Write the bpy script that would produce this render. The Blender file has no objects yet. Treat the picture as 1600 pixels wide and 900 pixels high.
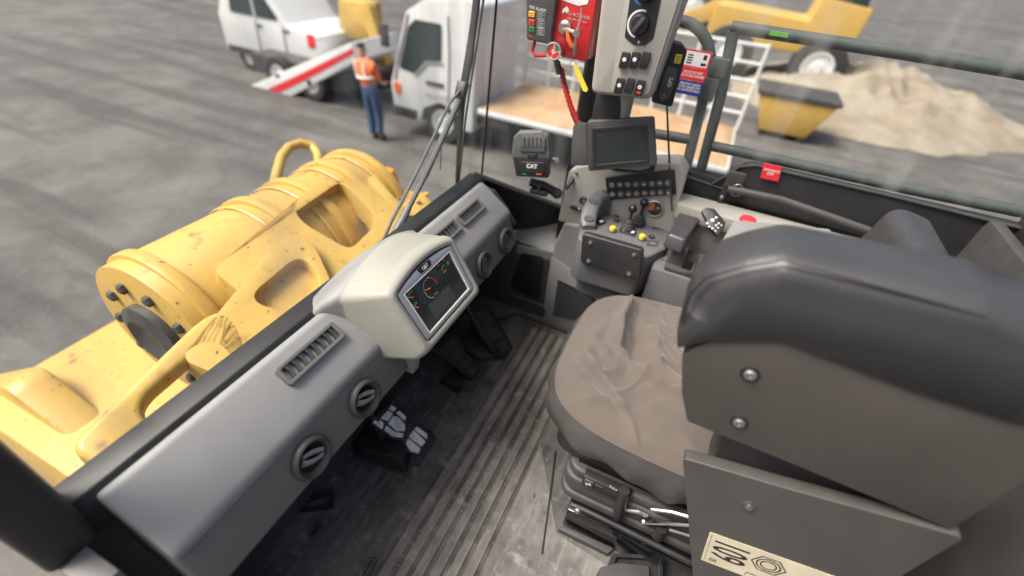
import bpy, bmesh, math, random
from mathutils import Vector, Matrix, noise
random.seed(7)
S = bpy.context.scene
COL = S.collection
R_ = math.radians
# ------------------------------------------------------------------ camera, sky, sun, exposure
CAMLOC = Vector((0.0, 0.0, 1.55))
CAMROT = Matrix(((0.41520065, 0.54814667, -0.72604659),
                 (-0.90610736, 0.32032919, -0.27633073),
                 (0.08110415, 0.77260885, 0.62968061)))
FPX = 709.96
cam = bpy.data.cameras.new('camera'); camo = bpy.data.objects.new('camera', cam); COL.objects.link(camo)
camo.matrix_world = Matrix.Translation(CAMLOC) @ CAMROT.to_4x4()
cam.sensor_width = 36; cam.lens = 36 * FPX / 1600; cam.clip_start = .02; cam.clip_end = 900
cam.dof.use_dof = True; cam.dof.focus_distance = 1.22; cam.dof.aperture_fstop = 1.1
S.camera = camo
W = bpy.data.worlds.new('World'); S.world = W; W.use_nodes = True
nt = W.node_tree
sky = nt.nodes.new('ShaderNodeTexSky'); sky.sky_type = 'NISHITA'; sky.sun_disc = False
SUN_EL, SUN_AZ = 58, -35          # azimuth from +Y (cab front) towards +X
sky.sun_elevation = R_(SUN_EL); sky.sun_rotation = R_(SUN_AZ)
sky.air_density = .7; sky.dust_density = 8.0; sky.ozone_density = 0.0
nt.links.new(sky.outputs[0], nt.nodes['Background'].inputs[0]); nt.nodes['Background'].inputs[1].default_value = .11
sl = bpy.data.lights.new('sun', 'SUN'); sl.energy = 2.6; sl.angle = R_(25); sl.color = (1, .97, .92)
so = bpy.data.objects.new('sun', sl); COL.objects.link(so)
sd = Vector((math.sin(R_(SUN_AZ)) * math.cos(R_(SUN_EL)), math.cos(R_(SUN_AZ)) * math.cos(R_(SUN_EL)), math.sin(R_(SUN_EL))))
so.rotation_euler = sd.to_track_quat('Z', 'Y').to_euler(); so.location = (0, 0, 30)
S.view_settings.view_transform = 'Standard'; S.view_settings.look = 'None'
S.view_settings.gamma = 1; S.view_settings.use_curve_mapping = False
S.view_settings.exposure = 0.9

# ------------------------------------------------------------------ helpers
def ray(x, y):
    return CAMROT @ Vector((x - 800, 450 - y, -FPX))
class Fr:                                    # a flat working frame in the cab: origin, u, v, w = u x v
    def __init__(s, o, u, v):
        s.o = Vector(o); s.u = Vector(u).normalized(); v = Vector(v); s.v = (v - s.u * v.dot(s.u)).normalized(); s.w = s.u.cross(s.v)
    def p(s, a, b, c=0): return s.o + s.u * a + s.v * b + s.w * c
    def px(s, x, y, c=0):
        d = ray(x, y); o = s.o + s.w * c; t = (o - CAMLOC).dot(s.w) / d.dot(s.w); q = CAMLOC + d * t - s.o
        return (q.dot(s.u), q.dot(s.v))
    def pl(s, pts, c=0): return [s.px(x, y, c) for x, y in pts]
    def at(s, x, y, c=0): a, b = s.px(x, y, c); return s.p(a, b, c)
    def sub(s, a, b, c=0, rot=0):            # a shifted / turned copy of the frame
        r = R_(rot); u = s.u * math.cos(r) + s.v * math.sin(r); v = s.v * math.cos(r) - s.u * math.sin(r)
        return Fr(s.p(a, b, c), u, v)
def fx(X): return Fr((X, 0, 0), (0, -1, 0), (0, 0, 1))        # faces -X (towards the driver)
def hz(z): return Fr((0, 0, z), (1, 0, 0), (0, 1, 0))          # faces up
def fy(Y): return Fr((0, Y, 0), (1, 0, 0), (0, 0, 1))          # faces -Y
def rpoly(pts, r, n=4):
    pts = [Vector((p[0], p[1])) for p in pts]; out = []; N = len(pts)
    rs = r if isinstance(r, (list, tuple)) else [r] * N
    for i in range(N):
        a, b, c = pts[i - 1], pts[i], pts[(i + 1) % N]
        e1 = (a - b); e2 = (c - b); l1, l2 = e1.length, e2.length
        if l1 < 1e-6 or l2 < 1e-6 or rs[i] <= 0: out.append((b.x, b.y)); continue
        e1 /= l1; e2 /= l2; ang = max(.05, e1.angle(e2)); k = min(rs[i] / math.tan(ang / 2), l1 * .48, l2 * .48)
        p0, p2 = b + e1 * k, b + e2 * k
        for j in range(n + 1):
            t = j / n; q = p0 * (1 - t) ** 2 + b * 2 * t * (1 - t) + p2 * t * t; out.append((q.x, q.y))
    return out
def rect(a0, a1, b0, b1): return [(a0, b0), (a1, b0), (a1, b1), (a0, b1)]
def circ(a, b, r, n=20, r2=None): return [(a + r * math.cos(2 * math.pi * i / n), b + (r2 or r) * math.sin(2 * math.pi * i / n)) for i in range(n)]
class MB:
    def __init__(s): s.bm = bmesh.new()
    def prism(s, fr, pts, c0, c1, top=None):
        top = top or pts
        lo = [s.bm.verts.new(fr.p(a, b, c0)) for a, b in pts]; hi = [s.bm.verts.new(fr.p(a, b, c1)) for a, b in top]
        n = len(lo); s.bm.faces.new(lo[::-1]); s.bm.faces.new(hi)
        for i in range(n): s.bm.faces.new((lo[i], lo[(i + 1) % n], hi[(i + 1) % n], hi[i]))
        return s
    def box(s, fr, a0, a1, b0, b1, c0, c1): return s.prism(fr, rect(min(a0, a1), max(a0, a1), min(b0, b1), max(b0, b1)), c0, c1)
    def rbox(s, fr, a0, a1, b0, b1, c0, c1, r, n=4): return s.prism(fr, rpoly(rect(min(a0, a1), max(a0, a1), min(b0, b1), max(b0, b1)), r, n), c0, c1)
    def cyl(s, fr, a, b, c0, c1, r0, r1=None, n=20): return s.prism(fr, circ(a, b, r0, n), c0, c1, circ(a, b, r1 if r1 is not None else r0, n))
    def lathe(s, fr, a, b, prof, n=20):
        rows = []
        for r, c in prof:
            if r < 1e-6: rows.append([s.bm.verts.new(fr.p(a, b, c))])
            else: rows.append([s.bm.verts.new(fr.p(a + r * math.cos(2 * math.pi * i / n), b + r * math.sin(2 * math.pi * i / n), c)) for i in range(n)])
        for A, B in zip(rows, rows[1:]):
            for i in range(n):
                j = (i + 1) % n
                q = [A[i % len(A)], A[j % len(A)], B[j % len(B)], B[i % len(B)]]
                u = []
                for v in q:
                    if v not in u: u.append(v)
                if len(u) > 2:
                    try: s.bm.faces.new(u)
                    except ValueError: pass
        return s
    def frame(s, fr, outer, inner, c0, c1):     # flat ring between two outlines with the same count
        n = len(outer)
        o0 = [s.bm.verts.new(fr.p(a, b, c0)) for a, b in outer]; o1 = [s.bm.verts.new(fr.p(a, b, c1)) for a, b in outer]
        i0 = [s.bm.verts.new(fr.p(a, b, c0)) for a, b in inner]; i1 = [s.bm.verts.new(fr.p(a, b, c1)) for a, b in inner]
        for i in range(n):
            j = (i + 1) % n
            for q in ((o0[i], o0[j], o1[j], o1[i]), (i0[i], i0[j], i1[j], i1[i]), (o1[i], o1[j], i1[j], i1[i]), (o0[i], o0[j], i0[j], i0[i])): s.bm.faces.new(q)
        return s
    def tube(s, pts, r, n=10, closed=False, flat=1):
        pts = [Vector(p) for p in pts]; N = len(pts); rs = r if isinstance(r, (list, tuple)) else [r] * N
        rings = []; up = Vector((0, 0, 1)); prev = None
        for i in range(N):
            if closed: t = pts[(i + 1) % N] - pts[i - 1]
            else: t = pts[min(i + 1, N - 1)] - pts[max(i - 1, 0)]
            t.normalize()
            if prev is None: x = t.cross(up) if abs(t.z) < .95 else t.cross(Vector((1, 0, 0)))
            else: x = prev - t * prev.dot(t)
            x.normalize(); prev = x; y = t.cross(x)
            rings.append([s.bm.verts.new(pts[i] + (x * math.cos(2 * math.pi * k / n) + y * math.sin(2 * math.pi * k / n) * flat) * rs[i]) for k in range(n)])
        for i in range(N if closed else N - 1):
            A, B = rings[i], rings[(i + 1) % N]
            for k in range(n): s.bm.faces.new((A[k], A[(k + 1) % n], B[(k + 1) % n], B[k]))
        if not closed: s.bm.faces.new(rings[0][::-1]); s.bm.faces.new(rings[-1])
        return s
    def grid(s, f, nu, nv, closed_u=False):
        V = [[s.bm.verts.new(f(i / (nu if closed_u else nu - 1), j / (nv - 1))) for i in range(nu)] for j in range(nv)]
        for j in range(nv - 1):
            for i in range(nu if closed_u else nu - 1):
                k = (i + 1) % nu; s.bm.faces.new((V[j][i], V[j][k], V[j + 1][k], V[j + 1][i]))
        return s
    def build(s, name, mat, parent=None, bevel=0, seg=2, smooth=35, loc=None):
        bm = s.bm
        bmesh.ops.recalc_face_normals(bm, faces=bm.faces)
        if bevel:
            es = [e for e in bm.edges if len(e.link_faces) == 2 and e.calc_face_angle(0) > .5]
            bmesh.ops.bevel(bm, geom=es, offset=bevel, segments=seg, profile=.5, affect='EDGES', clamp_overlap=True)
        base = Vector((0, 0, 0))
        if parent is not None: base = world_loc(parent)
        elif loc is not None: base = Vector(loc)
        for v in bm.verts: v.co -= base
        me = bpy.data.meshes.new(name); bm.to_mesh(me); bm.free()
        o = bpy.data.objects.new(name, me); COL.objects.link(o)
        if parent is not None: o.parent = parent
        else: o.location = base
        if mat: me.materials.append(M[mat] if isinstance(mat, str) else mat)
        if smooth:
            me.shade_smooth(); me.set_sharp_from_angle(angle=R_(smooth))
        return o
def world_loc(o):
    l = Vector(o.location)
    while o.parent: o = o.parent; l += Vector(o.location)
    return l
def thing(name, label, cat, loc=(0, 0, 0), group=None):
    o = bpy.data.objects.new(name, None); COL.objects.link(o); o.location = loc; o.empty_display_size = .05
    return tag(o, label, cat, group)
def tag(o, label, cat, group=None):
    o['label'] = label; o['category'] = cat
    if group: o['group'] = group
    return o
def struct(o): o['kind'] = 'structure'; return o
def text(name, body, fr, a, b, c, size, mat, parent, ax='CENTER', rot=0, depth=.0003, bold=0, sx=1):
    cu = bpy.data.curves.new(name, 'FONT'); cu.body = body; cu.size = size; cu.align_x = ax; cu.align_y = 'CENTER'; cu.extrude = depth; cu.offset = bold
    cu.space_line = .95; cu.resolution_u = 3
    t = bpy.data.objects.new(name, cu); COL.objects.link(t)
    dg = bpy.context.evaluated_depsgraph_get(); me = bpy.data.meshes.new_from_object(t.evaluated_get(dg))
    bpy.data.objects.remove(t); bpy.data.curves.remove(cu)
    f = fr.sub(a, b, c, rot); base = world_loc(parent)
    for v in me.vertices: v.co = f.p(v.co.x * sx, v.co.y, v.co.z) - base
    me.materials.clear(); me.materials.append(M[mat]); me.name = name
    o = bpy.data.objects.new(name, me); COL.objects.link(o); o.parent = parent
    return o

# ------------------------------------------------------------------ materials
M = {}
def mat(name, col, rough=.5, var=.12, scale=30, bump=.0, bscale=300, metal=0, dirt=None, dscale=6, damt=.5, spec=.5, coat=0, rvar=.1, emit=None, sheen=0):
    m = bpy.data.materials.new(name); m.use_nodes = True; M[name] = m
    n = m.node_tree.nodes; l = m.node_tree.links; b = n['Principled BSDF']
    tc = n.new('ShaderNodeTexCoord'); geo = n.new('ShaderNodeNewGeometry')
    nz = n.new('ShaderNodeTexNoise'); nz.inputs['Scale'].default_value = scale; nz.inputs['Detail'].default_value = 6; l.new(geo.outputs['Position'], nz.inputs['Vector'])
    cr = n.new('ShaderNodeValToRGB'); e = cr.color_ramp.elements
    e[0].position = .3; e[1].position = .7
    e[0].color = (*[max(0, c * (1 - var)) for c in col], 1); e[1].color = (*[min(1, c * (1 + var)) for c in col], 1)
    l.new(nz.outputs['Fac'], cr.inputs[0]); out = cr.outputs[0]
    if dirt:
        d = n.new('ShaderNodeTexNoise'); d.inputs['Scale'].default_value = dscale; d.inputs['Detail'].default_value = 9; d.inputs['Roughness'].default_value = .65; l.new(geo.outputs['Position'], d.inputs['Vector'])
        dr = n.new('ShaderNodeValToRGB'); dr.color_ramp.elements[0].position = .45; dr.color_ramp.elements[1].position = .72
        dr.color_ramp.elements[1].color = (damt, damt, damt, 1); l.new(d.outputs['Fac'], dr.inputs[0])
        mx = n.new('ShaderNodeMixRGB'); l.new(dr.outputs[0], mx.inputs[0]); l.new(out, mx.inputs[1]); mx.inputs[2].default_value = (*dirt, 1); out = mx.outputs[0]
    l.new(out, b.inputs['Base Color'])
    mr = n.new('ShaderNodeMapRange'); mr.inputs['To Min'].default_value = max(0, rough - rvar); mr.inputs['To Max'].default_value = min(1, rough + rvar)
    l.new(nz.outputs['Fac'], mr.inputs['Value']); l.new(mr.outputs[0], b.inputs['Roughness'])
    b.inputs['Metallic'].default_value = metal; b.inputs['Specular IOR Level'].default_value = spec; b.inputs['Coat Weight'].default_value = coat
    if sheen: b.inputs['Sheen Weight'].default_value = sheen
    if bump:
        bn = n.new('ShaderNodeTexNoise'); bn.inputs['Scale'].default_value = bscale; bn.inputs['Detail'].default_value = 3; l.new(geo.outputs['Position'], bn.inputs['Vector'])
        bp = n.new('ShaderNodeBump'); bp.inputs['Strength'].default_value = bump; bp.inputs['Distance'].default_value = .002; l.new(bn.outputs['Fac'], bp.inputs['Height']); l.new(bp.outputs[0], b.inputs['Normal'])
    if emit: b.inputs['Emission Color'].default_value = (*emit, 1); b.inputs['Emission Strength'].default_value = 1
    return m
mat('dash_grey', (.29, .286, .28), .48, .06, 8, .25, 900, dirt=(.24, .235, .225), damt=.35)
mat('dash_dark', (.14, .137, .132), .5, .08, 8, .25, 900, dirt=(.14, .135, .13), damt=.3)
mat('charcoal', (.055, .054, .053), .5, .1, 12, .3, 900, dirt=(.09, .088, .085), damt=.35)
mat('black_plastic', (.018, .018, .018), .42, .15, 15, .2, 900, dirt=(.05, .049, .047), damt=.35)
mat('black_deep', (.006, .006, .006), .5, .1)
mat('gloss_black', (.008, .008, .009), .12, .1, coat=.5, rvar=.04)
mat('stone_grey', (.35, .342, .292), .45, .04, 6, .15, 900, dirt=(.28, .265, .23), damt=.4)
mat('panel_beige', (.34, .33, .295), .48, .05, 6, .15, 900, dirt=(.27, .25, .21), damt=.45)
mat('console_grey', (.215, .215, .212), .48, .06, 8, .25, 900, dirt=(.22, .215, .20), damt=.35)
mat('pod_grey', (.11, .112, .115), .45, .06, 8, .25, 900, dirt=(.18, .178, .17), damt=.35)
mat('silver', (.55, .56, .57), .3, .04, metal=.6)
mat('chrome', (.7, .7, .7), .2, .05, metal=1)
mat('steel', (.45, .44, .42), .38, .15, 40, metal=.9, dirt=(.2, .17, .13), damt=.4)
mat('screen_dark', (.018, .024, .026), .16, .08, rvar=.03, coat=.3)
mat('lcd', (.055, .065, .058), .25, .05)
mat('orange', (.85, .16, .03), .4, .05)
mat('gauge_green', (.03, .22, .08), .4, .05)
mat('gauge_red', (.6, .04, .03), .4, .05)
mat('white_mark', (.72, .72, .70), .5, .04)
mat('pale_print', (.45, .45, .44), .5, .04)
mat('red_paint', (.52, .02, .025), .3, .12, 10, coat=.25, dirt=(.25, .05, .04), damt=.4)
mat('red_sign', (.68, .03, .04), .4, .05)
mat('blue_sign', (.03, .035, .22), .4, .05)
mat('yellow_tag', (.85, .70, .05), .5, .06)
mat('yellow_button', (.85, .50, .03), .35, .06)
mat('lime', (.2, .5, .1), .4, .05)
mat('loader_yellow', (.54, .345, .085), .42, .05, 3, .25, 50, dirt=(.36, .235, .08), dscale=3, damt=.5)
def chips(m):
    n = m.node_tree.nodes; l = m.node_tree.links; b = n['Principled BSDF']; src = b.inputs['Base Color'].links[0].from_socket
    geo = n.new('ShaderNodeNewGeometry')
    for sc, lo, hi, colr in ((34, .67, .70, (.06, .045, .035, 1)), (11, .62, .74, (.20, .13, .06, 1))):
        t = n.new('ShaderNodeTexNoise'); t.inputs['Scale'].default_value = sc; t.inputs['Detail'].default_value = 5; l.new(geo.outputs['Position'], t.inputs['Vector'])
        r = n.new('ShaderNodeValToRGB'); r.color_ramp.elements[0].position = lo; r.color_ramp.elements[1].position = hi; r.color_ramp.elements[1].color = (.8, .8, .8, 1); l.new(t.outputs['Fac'], r.inputs[0])
        x = n.new('ShaderNodeMixRGB'); l.new(r.outputs[0], x.inputs[0]); l.new(src, x.inputs[1]); x.inputs[2].default_value = colr; src = x.outputs[0]
    l.new(src, b.inputs['Base Color'])
chips(M['loader_yellow'])
mat('dark_steel', (.05, .05, .05), .55, .25, 12, .3, 120, dirt=(.12, .10, .08), damt=.6)
mat('guard_green', (.085, .095, .092), .5, .12, 12, dirt=(.15, .15, .14), damt=.4)
mat('wiper_grey', (.10, .105, .11), .5, .1, dirt=(.17, .17, .165), damt=.4)
mat('rust', (.45, .13, .04), .5, .1)
mat('pad_black', (.022, .022, .023), .38, .1, 8, .35, 500, dirt=(.05, .05, .048), damt=.3)
mat('grit', (.34, .30, .23), .8, .3, 200)
mat('plate_grey', (.058, .056, .052), .45, .1, 6, .2, 700, dirt=(.085, .078, .068), damt=.5, dscale=4)
mat('rubber', (.035, .035, .034), .7, .2, 20, .3, 400)
mat('vinyl_black', (.042, .043, .045), .27, .08, 6, .35, 500, dirt=(.07, .068, .065), damt=.3, dscale=4)
mat('vinyl_brown', (.064, .058, .052), .36, .12, 5, .3, 500, dirt=(.055, .050, .047), damt=.7, dscale=4)
mat('fabric_skirt', (.060, .057, .055), .42, .10, 9, .35, 700, dirt=(.10, .093, .087), damt=.4)
mat('thread', (.10, .09, .08), .8, .1)
mat('label_cream', (.62, .57, .42), .5, .08, 20, dirt=(.40, .34, .22), damt=.5)
mat('black_ink', (.02, .02, .02), .6, .05)
mat('pedal_metal', (.85, .84, .80), .42, .15, 60, .5, 200, metal=.1, dirt=(.10, .09, .08), dscale=14, damt=.7)
mat('truck_white', (.66, .67, .67), .35, .03, coat=.3)
mat('truck_glass', (.03, .05, .05), .08, .1)
mat('tyre', (.03, .03, .03), .8, .2)
mat('denim', (.05, .085, .17), .8, .15)
mat('hivis', (.85, .18, .05), .7, .08)
mat('skin', (.45, .27, .19), .55, .05)
mat('reflective', (.75, .75, .72), .5, .03)
mat('dark_cloth', (.03, .035, .045), .85, .1)
mat('beacon', (.9, .25, .02), .2, .05)
mat('blue_print', (.03, .16, .5), .4, .05)
# fabric with weave and a worn look
def fabric():
    m = mat('fabric_top', (.102, .084, .069), .88, .08, 7, dirt=(.075, .064, .056), dscale=5, damt=.55, sheen=.25)
    n = m.node_tree.nodes; l = m.node_tree.links; b = n['Principled BSDF']
    geo = n.new('ShaderNodeNewGeometry')
    hs = []
    for sc in ((900, 60, 300), (60, 900, 300)):
        mp = n.new('ShaderNodeMapping'); mp.inputs['Scale'].default_value = sc; l.new(geo.outputs['Position'], mp.inputs['Vector'])
        t = n.new('ShaderNodeTexNoise'); t.inputs['Scale'].default_value = 1; t.inputs['Detail'].default_value = 2; l.new(mp.outputs[0], t.inputs['Vector']); hs.append(t)
    ad = n.new('ShaderNodeMath'); l.new(hs[0].outputs['Fac'], ad.inputs[0]); l.new(hs[1].outputs['Fac'], ad.inputs[1])
    bp = n.new('ShaderNodeBump'); bp.inputs['Strength'].default_value = .35; bp.inputs['Distance'].default_value = .001
    l.new(ad.outputs[0], bp.inputs['Height']); l.new(bp.outputs[0], b.inputs['Normal'])
fabric()
def floor_mat(name, base, dust, worn):
    m = mat(name, base, .62, .2, 25, .5, 260, rvar=.18)
    n = m.node_tree.nodes; l = m.node_tree.links; b = n['Principled BSDF']; src = b.inputs['Base Color'].links[0].from_socket
    geo = n.new('ShaderNodeNewGeometry')
    def layer(src, col, scale, lo, hi, amt, stretch=(1, 1, 1), det=10):
        mp = n.new('ShaderNodeMapping'); mp.inputs['Scale'].default_value = stretch; l.new(geo.outputs['Position'], mp.inputs['Vector'])
        t = n.new('ShaderNodeTexNoise'); t.inputs['Scale'].default_value = scale; t.inputs['Detail'].default_value = det; t.inputs['Roughness'].default_value = .7; l.new(mp.outputs[0], t.inputs['Vector'])
        r = n.new('ShaderNodeValToRGB'); r.color_ramp.elements[0].position = lo; r.color_ramp.elements[1].position = hi; r.color_ramp.elements[1].color = (amt, amt, amt, 1); l.new(t.outputs['Fac'], r.inputs[0])
        x = n.new('ShaderNodeMixRGB'); l.new(r.outputs[0], x.inputs[0]); l.new(src, x.inputs[1]); x.inputs[2].default_value = (*col, 1); return x.outputs[0]
    c = layer(src, dust, 4, .42, .72, worn)
    c = layer(c, tuple(v * 1.5 for v in dust), 22, .55, .75, worn, (1, .6, 1))
    c = layer(c, (.24, .21, .16), 130, .70, .76, .8)
    c = layer(c, (.012, .012, .012), 9, .58, .70, .6)
    c = layer(c, tuple(v * 1.25 for v in dust), 14, .50, .72, worn * .7, (.35, 2.2, 1))
    c = layer(c, (.02, .019, .018), 30, .60, .68, .75, (.5, 1.6, 1))
    l.new(c, b.inputs['Base Color'])
floor_mat('mat_flat', (.055, .054, .051), (.19, .18, .165), .75)
floor_mat('mat_ridge', (.115, .109, .102), (.26, .245, .22), .85)
floor_mat('mat_groove', (.035, .032, .028), (.20, .17, .13), .75)
def asphalt(name, base, other):
    m = mat(name, base, .85, .1, 2, .3, 60)
    n = m.node_tree.nodes; l = m.node_tree.links; b = n['Principled BSDF']; src = b.inputs['Base Color'].links[0].from_socket
    geo = n.new('ShaderNodeNewGeometry'); t = n.new('ShaderNodeTexNoise'); t.inputs['Scale'].default_value = .7; t.inputs['Detail'].default_value = 12; t.inputs['Roughness'].default_value = .7; l.new(geo.outputs['Position'], t.inputs['Vector'])
    r = n.new('ShaderNodeValToRGB'); r.color_ramp.elements[0].position = .42; r.color_ramp.elements[1].position = .66; l.new(t.outputs['Fac'], r.inputs[0])
    x = n.new('ShaderNodeMixRGB'); l.new(r.outputs[0], x.inputs[0]); l.new(src, x.inputs[1]); x.inputs[2].default_value = (*other, 1); l.new(x.outputs[0], b.inputs['Base Color'])
def tracks(m):
    n = m.node_tree.nodes; l = m.node_tree.links; b = n['Principled BSDF']; src = b.inputs['Base Color'].links[0].from_socket
    geo = n.new('ShaderNodeNewGeometry'); mp = n.new('ShaderNodeMapping'); mp.inputs['Rotation'].default_value = (0, 0, .5); mp.inputs['Scale'].default_value = (1.6, .12, 1); l.new(geo.outputs['Position'], mp.inputs['Vector'])
    t = n.new('ShaderNodeTexNoise'); t.inputs['Scale'].default_value = 1.2; t.inputs['Detail'].default_value = 8; l.new(mp.outputs[0], t.inputs['Vector'])
    r = n.new('ShaderNodeValToRGB'); r.color_ramp.elements[0].position = .5; r.color_ramp.elements[1].position = .62; r.color_ramp.elements[1].color = (.7, .7, .7, 1); l.new(t.outputs['Fac'], r.inputs[0])
    x = n.new('ShaderNodeMixRGB'); l.new(r.outputs[0], x.inputs[0]); l.new(src, x.inputs[1]); x.inputs[2].default_value = (.045, .042, .040, 1)
    g = n.new('ShaderNodeTexVoronoi'); g.inputs['Scale'].default_value = 14; l.new(geo.outputs['Position'], g.inputs['Vector'])
    r2 = n.new('ShaderNodeValToRGB'); r2.color_ramp.elements[0].position = .0; r2.color_ramp.elements[0].color = (.6, .6, .6, 1); r2.color_ramp.elements[1].position = .22; r2.color_ramp.elements[1].color = (0, 0, 0, 1); l.new(g.outputs['Distance'], r2.inputs[0])
    y = n.new('ShaderNodeMixRGB'); l.new(r2.outputs[0], y.inputs[0]); l.new(x.outputs[0], y.inputs[1]); y.inputs[2].default_value = (.24, .23, .21, 1); l.new(y.outputs[0], b.inputs['Base Color'])
asphalt('asphalt', (.075, .072, .068), (.135, .128, .12))
tracks(M['asphalt'])
asphalt('sand', (.34, .20, .10), (.46, .33, .21))
asphalt('rubble', (.22, .18, .13), (.30, .27, .22))
def glass():
    m = bpy.data.materials.new('glass'); m.use_nodes = True; M['glass'] = m
    n = m.node_tree.nodes; l = m.node_tree.links; n.remove(n['Principled BSDF'])
    tr = n.new('ShaderNodeBsdfTransparent'); tr.inputs[0].default_value = (.97, .985, .975, 1)
    gl = n.new('ShaderNodeBsdfGlossy'); gl.inputs['Roughness'].default_value = .02
    df = n.new('ShaderNodeBsdfDiffuse'); df.inputs[0].default_value = (.6, .6, .58, 1)
    lw_ = n.new('ShaderNodeLayerWeight'); lw_.inputs[0].default_value = .5
    pw = n.new('ShaderNodeMath'); pw.operation = 'POWER'; l.new(lw_.outputs['Facing'], pw.inputs[0]); pw.inputs[1].default_value = 5
    fr = n.new('ShaderNodeMath'); fr.operation = 'MULTIPLY_ADD'; l.new(pw.outputs[0], fr.inputs[0]); fr.inputs[1].default_value = .5; fr.inputs[2].default_value = .02
    geo = n.new('ShaderNodeNewGeometry'); mp = n.new('ShaderNodeMapping'); mp.inputs['Scale'].default_value = (6, 6, .8); l.new(geo.outputs['Position'], mp.inputs['Vector'])
    t = n.new('ShaderNodeTexNoise'); t.inputs['Scale'].default_value = 1.5; t.inputs['Detail'].default_value = 7; l.new(mp.outputs[0], t.inputs['Vector'])
    r = n.new('ShaderNodeMapRange'); r.inputs['From Min'].default_value = .5; r.inputs['From Max'].default_value = .75; r.inputs['To Max'].default_value = .17; l.new(t.outputs['Fac'], r.inputs['Value'])
    a = n.new('ShaderNodeMixShader'); l.new(r.outputs[0], a.inputs[0]); l.new(tr.outputs[0], a.inputs[1]); l.new(df.outputs[0], a.inputs[2])
    b = n.new('ShaderNodeMixShader'); l.new(fr.outputs[0], b.inputs[0]); l.new(a.outputs[0], b.inputs[1]); l.new(gl.outputs[0], b.inputs[2])
    l.new(b.outputs[0], n['Material Output'].inputs[0])
glass()

# ------------------------------------------------------------------ outside: ground
GZ = -2.3
struct(MB().grid(lambda u, v: Vector((-250 + 500 * u, -250 + 500 * v, GZ)), 3, 3).build('ground', 'asphalt', smooth=0))
def blob(name, m, cx, cy, rx, ry, z, h=0, seed=0, n=40):
    b = MB()
    def f(u, v):
        a = 2 * math.pi * u; k = 1 + .16 * noise.noise(Vector((math.cos(a) * 1.7 + seed, math.sin(a) * 1.7, seed))) + .06 * noise.noise(Vector((math.cos(a) * 7 + seed, math.sin(a) * 7, seed)))
        rr = v * k; x = cx + rx * rr * math.cos(a); y = cy + ry * rr * math.sin(a)
        hh = h * max(0, 1 - v) ** .8 * (1 + .5 * noise.noise(Vector((x * .9, y * .9, seed))) + .25 * noise.noise(Vector((x * 2.7, y * 2.7, seed))))
        return Vector((x, y, z + hh))
    return struct(b.grid(f, 90, 34, True).build(name, m))
blob('rubble_ground', 'rubble', 20, -4.6, 5.0, 4.6, GZ + .004, 1.1, 9)

# ------------------------------------------------------------------ cab shell
fl = struct(MB().prism(hz(0), [(.0, -.9), (1.66, -.9), (1.66, .86), (.0, .86)], -.05, 0).build('cab_floor', 'mat_flat', smooth=0))
MB().prism(hz(0), rpoly([(.20, .196), (1.50, .196), (1.58, .26), (1.58, .475), (.20, .475)], .02), .0005, .002).build('groove_strip', 'mat_groove', fl)
for k in range(6):
    y0 = .203 + k * .0455
    x0 = .30 + (.05 if k == 0 else 0) + .004 * (k % 3); x1 = 1.56 - .02 * max(0, 2 - k)
    MB().prism(hz(0), rpoly([(x0, y0), (x1, y0), (x1, y0 + .034), (x0, y0 + .034)], .012, 3), .001, .0075, rpoly([(x0 + .003, y0 + .003), (x1 - .003, y0 + .003), (x1 - .003, y0 + .031), (x0 + .003, y0 + .031)], .010, 3)).build('floor_rib', 'mat_ridge', fl)
MB().prism(hz(0), [(.27, -.34), (.66, -.34), (.70, .02), (.98, .19), (.36, .19), (.27, .16)], .0005, .0045).build('floor_panel', 'mat_ridge', fl)
MB().tube([hz(.006).at(868, 705), hz(.006).at(860, 770), hz(.006).at(847, 866)], .003, 6).build('floor_seam', 'black_plastic', fl)
b = MB(); rg = random.Random(3)
for k in range(420):
    if rg.random() < .6: x, y = rg.uniform(.32, 1.5), .2 + .0455 * rg.randrange(1, 6) - .006 + rg.uniform(-.006, .006)
    else: x, y = rg.uniform(.28, 1.4), rg.uniform(-.1, .75)
    r = rg.uniform(.0008, .0024) * (1.6 if rg.random() < .1 else 1); f = hz(.0042 if y > .196 and y < .475 else .001).sub(x, y, 0, rg.uniform(0, 90))
    b.prism(f, [(-r, -r * .7), (r * .8, -r), (r, r * .6), (-r * .5, r)], 0, r, [(-r * .5, -r * .4), (r * .4, -r * .5), (r * .5, r * .3), (-r * .3, r * .4)])
o = b.build('grit', 'grit', fl, smooth=0); o['kind'] = 'stuff'
# loose slots and moulded bits of the mat near the door
f0 = hz(0)
b = MB(); b.frame(f0, rpoly(f0.pl([(470, 785), (522, 768), (522, 795), (470, 802)]), .004), rpoly(f0.pl([(476, 788), (517, 774), (517, 792), (476, 798)]), .003), .0, .018); b.build('floor_clip', 'black_plastic', fl, .0015)
b = MB(); b.frame(f0, rpoly(f0.pl([(483, 835), (497, 818), (505, 825), (491, 842)]), .004), rpoly(f0.pl([(488, 834), (497, 823), (501, 826), (492, 837)]), .003), .0, .012); b.build('floor_loop', 'charcoal', fl, .0015)
b = MB(); b.frame(f0, rpoly(f0.pl([(563, 905), (577, 872), (589, 876), (575, 908)]), .006), rpoly(f0.pl([(568, 903), (579, 877), (585, 879), (573, 905)]), .005), .0, .012); b.build('floor_loop', 'charcoal', fl, .0015)
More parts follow.
